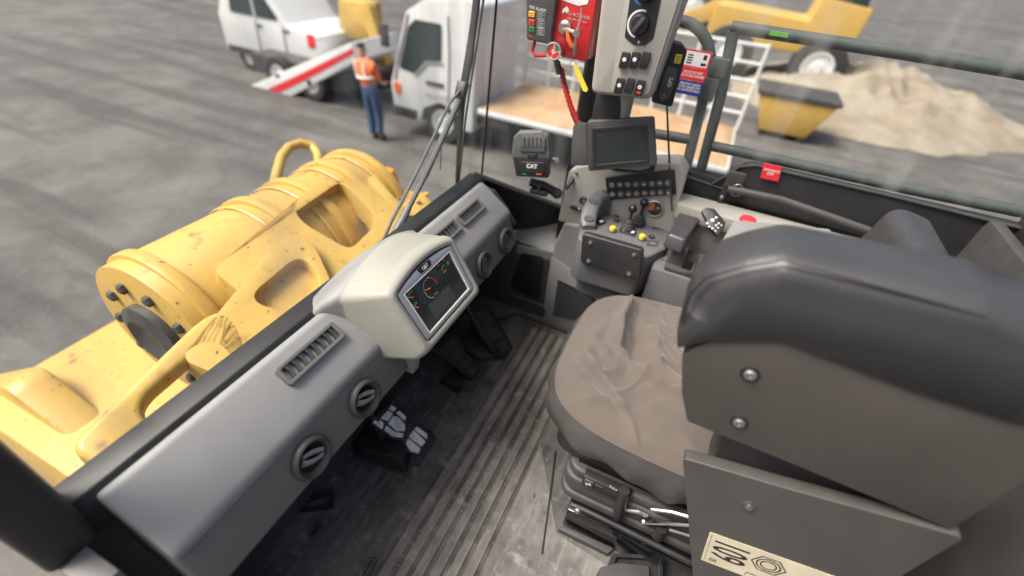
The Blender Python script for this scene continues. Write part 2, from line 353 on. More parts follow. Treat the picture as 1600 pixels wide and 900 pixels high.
# front bulkhead below the dash and side walls
struct(MB().box(fy(.80), .0, 1.66, 0, .66, -.02, .0).build('front_bulkhead', 'charcoal'))
lw = struct(MB().prism(fx(-.02), [(-.85, 0), (-.62, 0), (-.62, .70), (-.85, .70)], -.04, .0).build('left_wall', 'dash_dark', bevel=.004))
MB().box(hz(0), .0, .06, -.9, .72, .0, .045).build('door_sill', 'dark_steel', lw, .004)
# right-hand kick wall, its recessed panel, the sloping shelf above
kw = struct(MB().prism(fx(1.65), [(-.82, -.01), (-.40, -.01), (-.40, .405), (-.82, .385)], -.03, 0).build('kick_wall', 'charcoal'))
P = fx(1.65)
pan = P.pl([(816, 394), (849, 401), (844, 468), (797, 448)])
MB().prism(P, rpoly(pan, .012), .0, .006).build('kick_panel', 'black_plastic', kw, .002)
MB().tube([P.at(776, 452, .01), P.at(850, 479, .01)], .006, 8).build('kick_trim', 'charcoal', kw)
b = MB()
q = [fx(1.65).at(808, 383, .004), fx(1.65).at(867, 395, .004), fx(1.74).at(885, 349), fx(1.74).at(790, 343)]
b2 = [v - Vector((0, 0, .05)) for v in q]
vs = [b.bm.verts.new(v) for v in q]; vl = [b.bm.verts.new(v) for v in b2]
b.bm.faces.new(vs); b.bm.faces.new(vl[::-1])
for i in range(4): b.bm.faces.new((vs[i], vl[i], vl[(i + 1) % 4], vs[(i + 1) % 4]))
MBo = b.build('side_shelf', 'console_grey', kw, .006, 3)
# window sill beam behind the dash, angled corner panel and pillars
sb = struct(MB().prism(fx(0), [(-.80, .66), (-.735, .66), (-.730, .735), (-.745, .752), (-.80, .752)], -1.50, -.03).build('windshield_sill', 'black_plastic', bevel=.004))
cA, cB = Vector((1.49, .775, .752)), Vector((1.70, .44, .60))
lowA, lowB = Vector((1.62, .775, .40)), Vector((1.76, .44, .50))
b = MB(); off = Vector((.03, .02, 0))
q = [cA, cB, lowB, lowA]; vs = [b.bm.verts.new(v) for v in q]; vl = [b.bm.verts.new(v + off) for v in q]
b.bm.faces.new(vs); b.bm.faces.new(vl[::-1])
for i in range(4): b.bm.faces.new((vs[i], vl[i], vl[(i + 1) % 4], vs[(i + 1) % 4]))
cp = struct(b.build('corner_panel', 'black_plastic', bevel=.003))
MB().tube([cA + Vector((-.004, 0, .004)), cB + Vector((-.006, 0, .004))], .009, 8).build('rubber_edge', 'rubber', cp)
MB().tube([fx(1.47).at(753, 291), fx(1.47).at(771, 300), fx(1.48).at(790, 325), fx(1.485).at(803, 350)], .010, 8).build('rubber_edge', 'rubber', cp)
struct(MB().prism(hz(0), [(1.685, .46), (1.685, .405), (1.74, .39), (1.77, .43), (1.74, .47)], .45, 1.75).build('corner_pillar', 'black_plastic', bevel=.006))
wp = struct(MB().tube([(1.60, .80, .665), (1.66, .80, 1.30), (1.70, .80, 1.75)], .0045, 8).build('windshield_joint', 'black_deep'))
struct(MB().prism(hz(0), rpoly([(-.03, .70), (.045, .70), (.045, .80), (-.03, .80)], .02), .7, 1.75).build('left_pillar', 'black_plastic'))
# glazing
struct(MB().prism(Fr((0, .815, .74), (1, 0, 0), (0, .02, 1)), [(.02, 0), (1.60, -.06), (1.70, 1.0), (.02, 1.0)], 0, .006).build('windshield_glass', 'glass', smooth=0))
b = MB(); q = [Vector((1.605, .81, .67)), Vector((1.735, .46, .60)), Vector((1.755, .46, 1.75)), Vector((1.70, .81, 1.75))]
vs = [b.bm.verts.new(v) for v in q]; vl = [b.bm.verts.new(v + Vector((.005, .002, 0))) for v in q]
b.bm.faces.new(vs); b.bm.faces.new(vl[::-1])
for i in range(4): b.bm.faces.new((vs[i], vl[i], vl[(i + 1) % 4], vs[(i + 1) % 4]))
struct(b.build('corner_glass', 'glass', smooth=0))
struct(MB().prism(fx(1.785), [(-.40, .80), (1.0, .80), (1.0, 1.75), (-.40, 1.75)], -.005, 0).build('side_window_glass', 'glass', smooth=0))
# right wall below the window with the raised black hump behind
P = fx(1.75)
rw = struct(MB().prism(P, rpoly([(-.40, .30), (1.0, .30), (1.0, .952), (.17, .952), (.105, .862), (-.40, .90)], [0, 0, 0, .06, .03, 0], 6), -.03, 0).build('right_wall', 'black_plastic', bevel=.003))
MB().tube([P.p(-.12, .862, .004), P.p(.03, .847, .004), P.p(.20, .832, .004)], .004, 6).build('wall_seam', 'charcoal', rw)
MB().tube([P.p(.085, .85, .006), P.p(.12, .89, .006), P.p(.15, .930, .000), P.p(.20, .948, .000), P.p(.6, .950, .000), P.p(1.0, .946, .006)], .006, 8).build('rubber_edge', 'rubber', rw)
MB().prism(P, rpoly(rect(.16, .95, .50, .80), .03), .0, .006).build('recess_panel', 'black_deep', rw)
# right rear pillar and rear wall (outside the photograph's crop)
struct(MB().box(hz(0), 1.70, 1.78, -1.06, -.96, .3, 1.75).build('rear_pillar', 'black_plastic', bevel=.008))
struct(MB().box(fy(-.92), .3, 1.78, .0, .95, -.04, .0).build('rear_wall', 'charcoal', bevel=.004))

# ------------------------------------------------------------------ dashboard
FT = Fr((0, .60, .67), (1, 0, 0), (0, .12, .08)); FF = Fr((0, .555, .52), (1, 0, 0), (0, .045, .15))
DX0, DX1 = .07, 1.455
dash = thing('dashboard', 'long grey moulded dashboard running below the windshield', 'dashboard', (.76, .62, .52))
def skin(name, prof, x0, x1, m, bev=.012):
    return MB().prism(fx(0), [(-y, z) for y, z in prof], -x1, -x0).build(name, m, dash, bev, 3)
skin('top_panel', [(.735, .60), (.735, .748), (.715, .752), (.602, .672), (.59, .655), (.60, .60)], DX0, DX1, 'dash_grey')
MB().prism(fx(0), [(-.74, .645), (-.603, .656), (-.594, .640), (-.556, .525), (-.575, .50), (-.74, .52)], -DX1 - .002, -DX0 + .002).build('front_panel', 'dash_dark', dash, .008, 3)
# dark end cap with an inset disc
E_ = Fr((DX1, 0, 0), (0, 1, 0), (0, 0, 1))
MB().prism(E_, rpoly([(.59, .53), (.72, .56), (.715, .72), (.615, .655)], .02), .003, .010).build('end_cap', 'black_plastic', dash, .003)
def louvre(a0, a1, b0, b1, n):
    v = MB(); v.frame(FT, rpoly(rect(a0, a1, b0, b1), .008), rpoly(rect(a0 + .010, a1 - .010, b0 + .009, b1 - .009), .004), .001, .015)
    v = v.build('air_vent', 'dash_dark', dash, .0015)
    MB().box(FT, a0 + .009, a1 - .009, b0 + .008, b1 - .008, .0005, .002).build('vent_well', 'black_deep', v)
    for i in range(n):
        t = a0 + .012 + (a1 - a0 - .024) * (i + .5) / n; w = (a1 - a0) / n * .36
        c = (b0 + b1) / 2; h = (b1 - b0) / 2 - .010
        pts = [(t - w, c - h), (t + w * .6, c - h)]
        arc = lambda off: [(t + off + .35 * w * math.cos(math.pi * (j / 8 - .5)) - .1 * w, c - h + 2 * h * j / 8) for j in range(9)]
        MB().prism(FT, arc(-w * .5) + arc(w * .15)[::-1], .002, .014, arc(-w * .1) + arc(w * .5)[::-1]).build('slat', 'charcoal', v, .0006, 1)
louvre(.405, .585, .064, .114, 8)
louvre(1.035, 1.172, .064, .112, 6)
louvre(1.188, 1.345, .064, .112, 8)
def round_vent(a, b, r=.050, rot=25):
    f = FF.sub(a, b, 0, rot)
    v = MB().lathe(f, 0, 0, [(r, .001), (r, .010), (r * .95, .016), (r * .86, .018), (r * .74, .013), (r * .68, .004), (r * .66, .001)], 36).build('round_vent', 'charcoal', dash, smooth=50)
    MB().cyl(f, 0, 0, .0006, .002, r * .69, n=28).build('vent_well', 'black_deep', v)
    for s in (-1, 1):
        y = s * r * .21
        hw = math.sqrt((r * .66) ** 2 - (y + s * .15 * r) ** 2)
        b_ = MB()
        b_.grid(lambda u, w_: f.p(hw * (2 * u - 1), y - .16 * r + .36 * r * w_ - .10 * r * (2 * u - 1) ** 2 * s, .004 + .009 * w_ + .003 * math.sin(math.pi * w_)), 12, 5)
        b_.grid(lambda u, w_: f.p(hw * (2 * u - 1), y - .16 * r + .36 * r * w_ - .10 * r * (2 * u - 1) ** 2 * s, .002 + .007 * w_), 12, 5)
        b_.build('blade', 'dash_grey', v)
    MB().box(f, -.002, .002, -r * .58, r * .58, .002, .006).build('vent_bar', 'black_plastic', v)
for a, rr in ((.345, -30), (.528, -28), (1.188, 68), (1.368, 72)): round_vent(a, .060 if a < 1 else .062, rot=rr)

# ------------------------------------------------------------------ instrument cluster
FC = Fr((.795, .46, .69), (1, 0, 0), (0, .09, .14))
cl = thing('instrument_cluster', 'pale grey hooded instrument cluster with gauges on the dashboard', 'instrument panel', (.795, .6, .62))
def arch(w, b0, b1, bulge, n=10):
    """outline: straight bottom and sides, bowed top"""
    pts = [(-w + .004, b0), (w - .004, b0)]
    for i in range(n + 1):
        t = i / n; x = w - 2 * w * t; pts.append((x, b1 + bulge * (1 - (x / w) ** 2)))
    return pts
def arch_r(w, b0, b1, bulge, r, n=10):
    p = arch(w, b0, b1, bulge, n); rs = [0] * len(p); rs[0] = rs[1] = r; rs[2] = rs[-1] = r; return rpoly(p, rs, 5)
rows = []
def loft(rows_, name, m, parent, cap0=False, cap1=False, smooth=50):
    b = MB(); V = [[b.bm.verts.new(p) for p in r] for r in rows_]; n = len(V[0])
    for A, B in zip(V, V[1:]):
        for i in range(n): b.bm.faces.new((A[i], A[(i + 1) % n], B[(i + 1) % n], B[i]))
    if cap0: b.bm.faces.new(V[0][::-1])
    if cap1: b.bm.faces.new(V[-1])
    return b.build(name, m, parent, smooth=smooth)
def back_ring(k, w, zb, zt, y, bulge, n=10):
    f = fy(y); pts = arch_r(w, zb, zt, bulge, .03)
    return [f.p(a + .795, b) for a, b in pts]
lip = [FC.p(a, b, c) for a, b, c in []]
ring = lambda w, b0, b1, bl, c: [FC.p(a, b, c) for a, b in arch_r(w, b0, b1, bl, .018)]
hood = loft([ring(.128, .014, .160, .020, -.012), ring(.130, .012, .163, .020, .001), ring(.137, .006, .168, .022, .004), ring(.145, -.004, .174, .024, .002), ring(.151, -.011, .180, .026, -.008), ring(.155, -.016, .184, .028, -.022),
             ring(.158, -.022, .186, .030, -.040), back_ring(0, .168, .575, .806, .642, .058), back_ring(0, .176, .60, .790, .685, .064)],
            'hood', 'stone_grey', cl)
loft([back_ring(0, .174, .59, .786, .676, .062), back_ring(0, .179, .60, .790, .690, .062), back_ring(0, .205, .62, .775, .720, .055), back_ring(0, .222, .62, .745, .750, .045), back_ring(0, .225, .62, .735, .780, .04)], 'hood_base', 'dash_grey', cl, cap1=True)
MB().prism(FC, arch_r(.129, .013, .162, .020, .016), -.014, -.010).build('gasket', 'black_plastic', cl)
bez = MB().frame(FC, arch_r(.125, .018, .160, .016, .008), arch_r(.108, .026, .151, .000, .002), -.011, .002).build('bezel', 'silver', cl, .001)
MB().frame(FC, arch_r(.1085, .0255, .1515, .0, .002), arch_r(.106, .0285, .150, .0, .002), -.006, .0028).build('bezel_edge', 'white_mark', bez)
MB().prism(FC, arch_r(.109, .025, .152, .0, .003), -.009, -.002).build('display', 'screen_dark', cl)
MB().prism(FC, rpoly([(-.032, .174), (-.026, .160), (.020, .158), (.026, .171), (.02, .1755), (-.025, .1765)], .003), .002, .0035).build('badge', 'black_plastic', bez)
text('badge_text', 'CAT', FC, -.003, .1672, .0037, .0125, 'white_mark', bez, bold=.0004)
MB().prism(FC, [(-.0065, .1625), (.0005, .1625), (-.003, .1672)], .0042, .0045).build('badge_triangle', 'yellow_button', bez)
MB().prism(FC, rect(-.060, .043, .040, .082), -.0021, -.0015).build('lcd_window', 'lcd', cl)
def arc_band(f, a, b, r0, r1, t0, t1, c, m, name, par, n=10):
    o = [(a + r1 * math.cos(R_(t0 + (t1 - t0) * i / n)), b + r1 * math.sin(R_(t0 + (t1 - t0) * i / n))) for i in range(n + 1)]
    i_ = [(a + r0 * math.cos(R_(t0 + (t1 - t0) * i / n)), b + r0 * math.sin(R_(t0 + (t1 - t0) * i / n))) for i in range(n + 1)]
    return MB().prism(f, o + i_[::-1], c, c + .0004).build(name, m, par)
def needle(f, a, b, ang, L, c, par, w=.0018):
    g = f.sub(a, b, c, ang); return MB().prism(g, [(0, -w), (L, -w * .4), (L, w * .4), (0, w)], 0, .0006).build('needle', 'orange', par)
gc = -.0016
def gauge(a, b, r, t0, t1, g0, g1, m, nd, icon=True, size=1):
    d = MB().cyl(FC, a, b, gc - .0006, gc, r, n=24).build('dial', 'black_plastic', cl)
    arc_band(FC, a, b, r * .62, r * .92, g0, g1, gc, m, 'dial_band', d)
    needle(FC, a, b, nd, r * .85, gc + .0008, d); return d
gauge(-.086, .128, .020, 20, 160, 60, 150, 'gauge_green', 150); gauge(-.088, .098, .018, 0, 180, 70, 170, 'gauge_green', 140)
gauge(.062, .118, .018, 0, 180, 70, 160, 'gauge_green', -175)
gauge(.044, .141, .011, 0, 180, 20, 80, 'gauge_green', 80); gauge(.071, .141, .011, 0, 180, 20, 80, 'orange', 95)
d = MB().cyl(FC, -.018, .112, gc - .0006, gc, .033, n=32).build('dial', 'black_plastic', cl)
arc_band(FC, -.018, .112, .0255, .0285, -10, 60, gc, 'gauge_red', 'dial_band', d); arc_band(FC, -.018, .112, .0255, .0285, 62, 78, gc, 'yellow_button', 'dial_band', d)
for i in range(22):
    t = R_(250 - i * 7.8); L = .005 if i % 4 == 0 else .003
    g = FC.sub(-.018 + .0285 * math.cos(t), .112 + .0285 * math.sin(t), gc, math.degrees(t)); MB().box(g, -L, 0, -.0004, .0004, 0, .0003).build('tick', 'white_mark', d, smooth=0)
needle(FC, -.018, .112, 165, .024, gc + .0008, d, .0024)
MB().cyl(FC, -.018, .112, gc, gc + .003, .0035, n=14).build('hub', 'black_plastic', d)
text('dial_text', 'km/h', FC, -.012, .090, gc, .007, 'pale_print', d)
for a, b in ((-.104, .116), (-.106, .088), (.082, .128)):
    MB().frame(FC, circ(a, b, .0042, 14), circ(a, b, .0032, 14), gc, gc + .0003).build('symbol', 'pale_print', cl)
    MB().box(FC, a - .0018, a + .0018, b - .0006, b + .0006, gc, gc + .0003).build('symbol', 'pale_print', cl)
for px_, py_ in ((560, 443), (648, 368)):
    t = fy(.66).at(px_, py_, .0); f = Fr(t, (1, 0, 0), (0, 1, .35)); MB().lathe(f, 0, 0, [(.008, -.01), (.008, .002), (.005, .005), (.002, .0045), (0, .003)], 14).build('screw', 'steel', cl)
# bracket below the hood
MB().prism(fx(0), [(-.60, .50), (-.545, .50), (-.535, .56), (-.56, .62), (-.61, .62)], -.735, -.70).build('bracket', 'dash_grey', cl, .006)

# ------------------------------------------------------------------ wiper outside the windshield
wz = Fr((0, .84, 0), (1, 0, 0), (0, 0, 1))
wp = thing('windshield_wiper', 'grey wiper with twin arm and long black blade on the windshield', 'wiper', wz.at(612, 378))
a0, a1 = wz.at(604, 400), wz.at(722, 142)
MB().tube([a0, wz.at(622, 358), wz.at(640, 322)], [.017, .016, .010], 10).build('arm_base', 'wiper_grey', wp)
MB().tube([wz.at(628, 345), wz.at(668, 268)], .0095, 8).build('arm', 'wiper_grey', wp)
MB().tube([wz.at(664, 276), wz.at(722, 148)], .011, 8).build('arm_sleeve', 'wiper_grey', wp)
MB().tube([wz.at(592, 392), wz.at(612, 345), wz.at(655, 262), wz.at(703, 160), wz.at(722, 138)], .0055, 8).build('arm_link', 'wiper_grey', wp)
MB().box(wz.sub(*wz.px(722, 142), 0, 62), -.03, .03, -.016, .016, -.02, .016).build('blade_clamp', 'black_plastic', wp, .004)
MB().tube([wz.at(752, -60), wz.at(741, 30), wz.at(733, 90), wz.at(722, 150), wz.at(717, 230), wz.at(712, 305)], [.016, .014, .017, .016, .010, .004], 8, flat=.7).build('blade_frame', 'black_plastic', wp)
MB().tube([wz.at(764, -60), wz.at(751, 30), wz.at(740, 100), wz.at(728, 180), wz.at(714, 306)], .005, 6).build('blade_rubber', 'rubber', wp)
MB().tube([wz.at(757, -60), wz.at(746, 30), wz.at(737, 95), wz.at(724, 175), wz.at(713, 306)], .003, 6).build('blade_strip', 'charcoal', wp)
MB().tube([fy(.84).at(690, 220), fy(.84).at(688, 265)], .002, 5).build('washer_hose', 'rubber', wp)
MB().tube([fy(.84).at(679, 316), fy(.84).at(665, 352)], .004, 6).build('washer_pipe', 'wiper_grey', wp)

# ------------------------------------------------------------------ right column
def screw(fr, a, b, c, r, par, m='steel', name='bolt'):
    return MB().lathe(fr, a, b, [(r, c - .002), (r, c + .002), (r * .75, c + .0045), (r * .42, c + .0045), (r * .40, c + .002), (0, c + .002)], 16).build(name, m, par, smooth=40)
P = fx(1.62)
col = thing('side_console', 'tall beige and grey side console at the right of the cab', 'console', (1.68, .2, 0))
# lower grey body: swept front edge
b = MB().prism(P, rpoly([(-.445, -.005), (.36, -.005), (.36, .60), (.10, .62), (-.30, .60), (-.415, .580), (-.443, .46), (-.437, .40), (-.425, .1)], [0, 0, 0, .05, .05, .02, .05, .03, 0], 5), -.12, 0)
b.build('lower_body', 'console_grey', col, .012, 3)
MB().prism(P, rpoly(P.pl([(862, 398), (908, 432), (1020, 462), (1060, 560), (900, 560), (850, 480)]), .01), .001, .008).build('side_cover', 'console_grey', col, .004)
# beige upper face
b = MB().prism(fx(1.63), rpoly([(-.445, .575), (-.30, .592), (.0, .60), (.45, .62), (.45, .79), (-.005, .775), (-.012, .90), (-.05, .935), (-.30, .87), (-.40, .83), (-.435, .80)], [.01, .02, 0, 0, 0, .01, .03, .03, .05, .02, .02], 4), -.10, .0)
b.build('upper_face', 'panel_beige', col, .008, 3)
b = MB().prism(hz(0), [(1.61, .01), (1.72, .01), (1.72, -.60), (1.59, -.60)], .74, .798).build('rear_ledge', 'panel_beige', col, .006)
MB().box(hz(0), 1.69, 1.748, -.7, .03, .74, .775).build('ledge_trim', 'dark_steel', col, .003)
# perforated speaker cloth near the floor
Pm = fx(1.612)
mp = Pm.pl([(872, 437), (930, 465), (925, 505), (864, 492)])
MB().prism(Pm, mp, .0, .004).build('mesh_backing', 'black_deep', col)
b = MB(); xs = [p[0] for p in mp]; ys = [p[1] for p in mp]; a0, a1, b0, b1 = min(xs), max(xs), min(ys), max(ys)
def inside(a, bb):
    r = False
    for i in range(4):
        (x1, y1), (x2, y2) = mp[i], mp[(i + 1) % 4]
        if (y1 > bb) != (y2 > bb) and a < (x2 - x1) * (bb - y1) / (y2 - y1) + x1: r = not r
    return r
st = .0085
for i in range(int((a1 - a0) / st)):
    for j in range(int((b1 - b0) / st)):
        a = a0 + i * st + (st / 2 if j % 2 else 0); bb = b0 + j * st
        if inside(a, bb) and inside(a + .006, bb + .006): b.prism(Pm, [(a - .0024, bb), (a, bb - .003), (a + .0024, bb), (a, bb + .003)], .004, .0075)
o = b.build('mesh_weave', 'pod_grey', col, smooth=0); o['kind'] = 'stuff'
# power socket, key switch with cap, side gauge
Pb = fx(1.63)
a, c = Pb.px(912, 313); s = MB().lathe(Pb, a, c, [(.017, .001), (.017, .005), (.013, .008), (.010, .006), (.009, -.001), (0, -.001)], 24).build('power_socket', 'black_plastic', col)
a, c = Pb.px(902, 324); s = MB().rbox(Pb, a - .022, a + .014, c - .007, c + .005, .001, .014, .004).build('ignition_key', 'black_plastic', col, .002); screw(Pb, a + .012, c, .012, .008, s)
a, c = Pb.px(893, 268, .002); screw(Pb, a + .02, c, .002, .006, col)
a, c = Pb.px(891, 322, .002); screw(Pb, a, c, .002, .005, col)
a, c = Pb.px(1023, 325); MB().lathe(Pb, a, c, [(.034, .001), (.034, .008), (.030, .010), (.028, .006), (0, .006)], 30).build('hour_meter', 'silver', col)
MB().cyl(Pb, a, c, .006, .0072, .027, n=28).build('meter_face', 'screen_dark', col)
arc_band(Pb, a, c, .004, .024, 100, 215, .0074, 'rust', 'meter_sector', col)
text('meter_text', '20', Pb, a + .012, c + .006, .0078, .014, 'pale_print', col)
# keypad
kp = thing('switch_keypad', 'black membrane keypad with two rows of round symbol keys', 'keypad', Pb.at(1000, 290))
kpol = Pb.pl([(946, 277), (1054, 264), (1057, 303), (950, 312)], .004)
MB().prism(Pb, rpoly(kpol, .008), .0005, .010).build('keypad_body', 'black_plastic', kp, .002)
for r in range(2):
    for i in range(8):
        x = 956 + i * 12.5 + r * 1.0; y = 289 - i * .45 + r * 14.5 - (0 if r else 0)
        a, c = Pb.px(x, y, .010)
        k = MB().cyl(Pb, a, c, .010, .0118, .0112, n=18).build('key', 'charcoal', kp, .0006, 1)
        MB().frame(Pb, circ(a, c, .0100, 18), circ(a, c, .0091, 18), .0118, .0121).build('key_ring', 'pale_print', k)
        kind = (i * 3 + r) % 5; cc = .0119
        if kind == 0: MB().frame(Pb, circ(a, c, .0055, 12), circ(a, c, .0042, 12), cc, cc + .0003).build('symbol', 'white_mark', k)
        elif kind == 1: MB().frame(Pb, rect(a - .005, a + .005, c - .004, c + .004), rect(a - .0038, a + .0038, c - .0028, c + .0028), cc, cc + .0003).build('symbol', 'white_mark', k)
        elif kind == 2: MB().prism(Pb, [(a - .005, c - .004), (a + .005, c - .004), (a + .002, c + .004), (a - .001, c + .001)], cc, cc + .0003).build('symbol', 'white_mark', k)
        elif kind == 3: MB().box(Pb, a - .005, a + .005, c - .0012, c + .0012, cc, cc + .0003).box(Pb, a - .0012, a + .0012, c + .0013, c + .005, cc, cc + .0003).build('symbol', 'white_mark', k)
        else: MB().box(Pb, a - .005, a + .003, c - .004, c - .002, cc, cc + .0003).box(Pb, a - .003, a + .005, c + .001, c + .003, cc, cc + .0003).build('symbol', 'white_mark', k)
# antenna whip
MB_ = MB().tube([fx(1.60).at(1050, 330), fx(1.62).at(1047, 280), fx(1.66).at(1044, 210), fx(1.68).at(1042, 165)], .0035, 6).build('antenna_whip', 'rubber', loc=fx(1.60).at(1050, 330))
tag(MB_, 'thin black cable rising beside the monitor from the side console', 'cable')

# ------------------------------------------------------------------ joystick console
jp = thing('joystick_console', 'dark grey joystick console with two ball levers and yellow buttons', 'control console', (1.5, .14, .5))
PZ = .672
top = [(1.385, .055), (1.50, -.005), (1.70, .0), (1.70, .30), (1.50, .315), (1.40, .30), (1.375, .27)]
b = MB().prism(hz(0), rpoly(top, .03, 4), .50, PZ, rpoly([(x + .004 if x < 1.45 else x, y) for x, y in top], .025, 4)); b.build('console_body', 'pod_grey', jp, .008, 3)
Pf = fx(1.40)
low = rpoly([(-.27, .47), (.03, .52), (.03, .60), (-.27, .56)], .03)
b = MB().prism(hz(0), rpoly([(1.42, .06), (1.62, .0), (1.62, .28), (1.44, .28)], .02, 4), .40, .52); b.build('console_foot', 'pod_grey', jp, .02, 3)
# padded black front face with four bolts
FP = Fr(fx(1.372).at(957, 405), (.0, -1, 0), (.10, 0, 1)); FP = Fr(FP.o, Vector((-.02, -1, 0)), (.12, 0, 1))
quad = FP.pl([(911, 362), (1006, 389), (999, 437), (908, 409)])
MB().prism(FP, rpoly(quad, .016, 5), -.02, .012).build('front_pad', 'pad_black', jp, .006, 3)
for x, y in ((923, 379), (991, 398), (920, 408), (983, 428)):
    a, c = FP.px(x, y, .012); s = MB().lathe(FP, a, c, [(.011, .0125), (.011, .014), (.009, .0145), (.008, .013), (0, .013)], 18).build('washer', 'charcoal', jp); screw(FP, a, c, .014, .006, s)
# raised curved button block at the front
H = hz(PZ)
rows_ = []
blk = [H.px(x, y, .0) for x, y in ((914, 350), (936, 362), (962, 326), (960, 312), (938, 308), (922, 322))]
bpath = [(1.425, .268, .020), (1.445, .280, .034), (1.475, .288, .052), (1.515, .290, .070), (1.555, .284, .084), (1.590, .268, .092), (1.615, .240, .092), (1.625, .215, .080)]
bpath = [(x + .045, y + .012, h) for x, y, h in bpath]
def brow(i):
    x, y, h = bpath[i]; a, c_ = Vector(bpath[max(0, i - 1)][:2]), Vector(bpath[min(len(bpath) - 1, i + 1)][:2]); t = (c_ - a).normalized(); nn = Vector((-t.y, t.x)); w = .030 if 0 < i < len(bpath) - 1 else .024
    pr = [(-w, -.004), (-w, h * .80), (-w * .8, h * .95), (-w * .3, h), (w * .3, h), (w * .8, h * .95), (w, h * .80), (w, -.004)]
    return [Vector((x + nn.x * q, y + nn.y * q, PZ + z)) for q, z in pr]
bb = loft([brow(i) for i in range(len(bpath))], 'button_block', 'pod_grey', jp, True, True, 50)
for i in (1, 3, 5):
    x, y, h = bpath[i]; a, c_ = bpath[i - 1], bpath[i + 1]; t = Vector((c_[0] - a[0], c_[1] - a[1], c_[2] - a[2])).normalized(); sd_ = Vector((-t.y, t.x, 0)).normalized()
    ft = Fr((x, y, PZ + h), t, sd_)
    if ft.w.z < 0: ft = Fr(ft.o, -t, sd_)
    MB().prism(ft, circ(0, 0, .013, 20, .019), -.004, .003).build('oval_button', 'charcoal', bb, .001, 1)
# rocker row and small buttons along the driver's edge
def disc_button(x, y, r, h, m, nm='button', par=jp, ringm='charcoal'):
    a, c = H.px(x, y, .003); k = MB().lathe(H, a, c, [(r * 1.25, 0), (r * 1.25, .004), (r * 1.02, .005), (r, .005), (r, h), (r * .8, h + .002), (0, h + .002)], 18).build(nm, m, par); return k
for x, y in ((957, 359), (1003, 372)):
    a, c = H.px(x, y, .006); s = MB().lathe(H, a, c, [(.016, -.001), (.016, .004), (.012, .006)], 18).build('button_collar', 'charcoal', jp)
    MB().lathe(H, a, c, [(.0115, .003), (.0115, .017), (.009, .020), (0, .020)], 18).build('push_button', 'yellow_button', jp)
for grp in (((928, 342), (938, 348)), ((974, 361), (987, 365))):
    p0, p1 = Vector(H.px(*grp[0])), Vector(H.px(*grp[1])); d = (p1 - p0); L = d.length; ang = math.degrees(math.atan2(d.y, d.x))
    f = H.sub((p0.x + p1.x) / 2, (p0.y + p1.y) / 2, .0, ang)
    s = MB().rbox(f, -L * .95, L * .95, -.02, .016, .0003, .006, .003).build('rocker_base', 'black_plastic', jp, .001, 1)
    for k in (-.5, .5):
        MB().cyl(f, L * k, .002, .006, .0075, .0085, n=16).build('rocker_lamp', 'white_mark', s)
for x, y in ((964, 337), (1012, 337), (1018, 371), (963, 345)):
    a, c = H.px(x, y); s = MB().lathe(H, a, c, [(.012, .0003), (.012, .005), (.008, .006), (.007, .002), (0, .002)], 18).build('socket', 'black_plastic', jp); screw(H, a, c, .004, .005, s)
for q in ([(1010, 331), (1026, 331), (1024, 337), (1007, 337)], [(1030, 339), (1050, 340), (1046, 346), (1028, 345)], [(1020, 352), (1043, 353), (1040, 359), (1018, 358)], [(1012, 375), (1030, 377), (1026, 386), (1010, 384)], [(1030, 329), (1056, 332), (1053, 337), (1029, 335)]):
    MB().prism(H, rpoly(H.pl(q), .003), .0003, .0016).build('decal', 'charcoal', jp)
for x, y in ((1036, 342), (1031, 355), (1020, 380), (1016, 334)):
    a, c = H.px(x, y, .0018); MB().box(H.sub(a, c, .0017, -80), -.012, .012, -.0012, .0012, 0, .0003).build('decal_print', 'pale_print', jp, smooth=0)
# ball levers with rubber boots
def lever(bx, by, tx, ty, label):
    a, c = H.px(bx, by); t = thing('joystick_lever', label, 'lever', (a, c, PZ), 'ball levers on the joystick console')
    MB().rbox(H, a - .028, a + .028, c - .022, c + .022, .0005, .008, .008).build('base_plate', 'black_plastic', t, .002)
    MB().lathe(H, a, c, [(.026, .006), (.026, .012), (.021, .018), (.022, .022), (.016, .028), (.017, .032), (.011, .040), (.007, .044), (0, .044)], 18).build('boot', 'rubber', t)
    # top of the stick straight above the base, its height found from the picture
    best = min((Vector((a, c, PZ + h / 1000)) for h in range(40, 180, 2)), key=lambda p: (lambda q: (q[0] - tx) ** 2 + (q[1] - ty) ** 2)(to_px(p)))
    MB().tube([(a, c, PZ + .03), best], [.006, .005], 10).build('stick', 'black_plastic', t)
    MB().lathe(Fr(best, (1, 0, 0), (0, 1, 0)), 0, 0, [(0, -.016), (.008, -.0145), (.014, -.008), (.0165, 0), (.014, .008), (.008, .0145), (0, .016)], 18).build('knob', 'gloss_black', t)
def to_px(p):
    q = CAMROT.transposed() @ (Vector(p) - CAMLOC); return (800 + FPX * q.x / -q.z, 450 - FPX * q.y / -q.z)
lever(980, 358, 978, 324, 'black ball lever nearer the seat on the joystick console')
lever(997, 350, 990, 312, 'black ball lever farther from the seat on the joystick console')

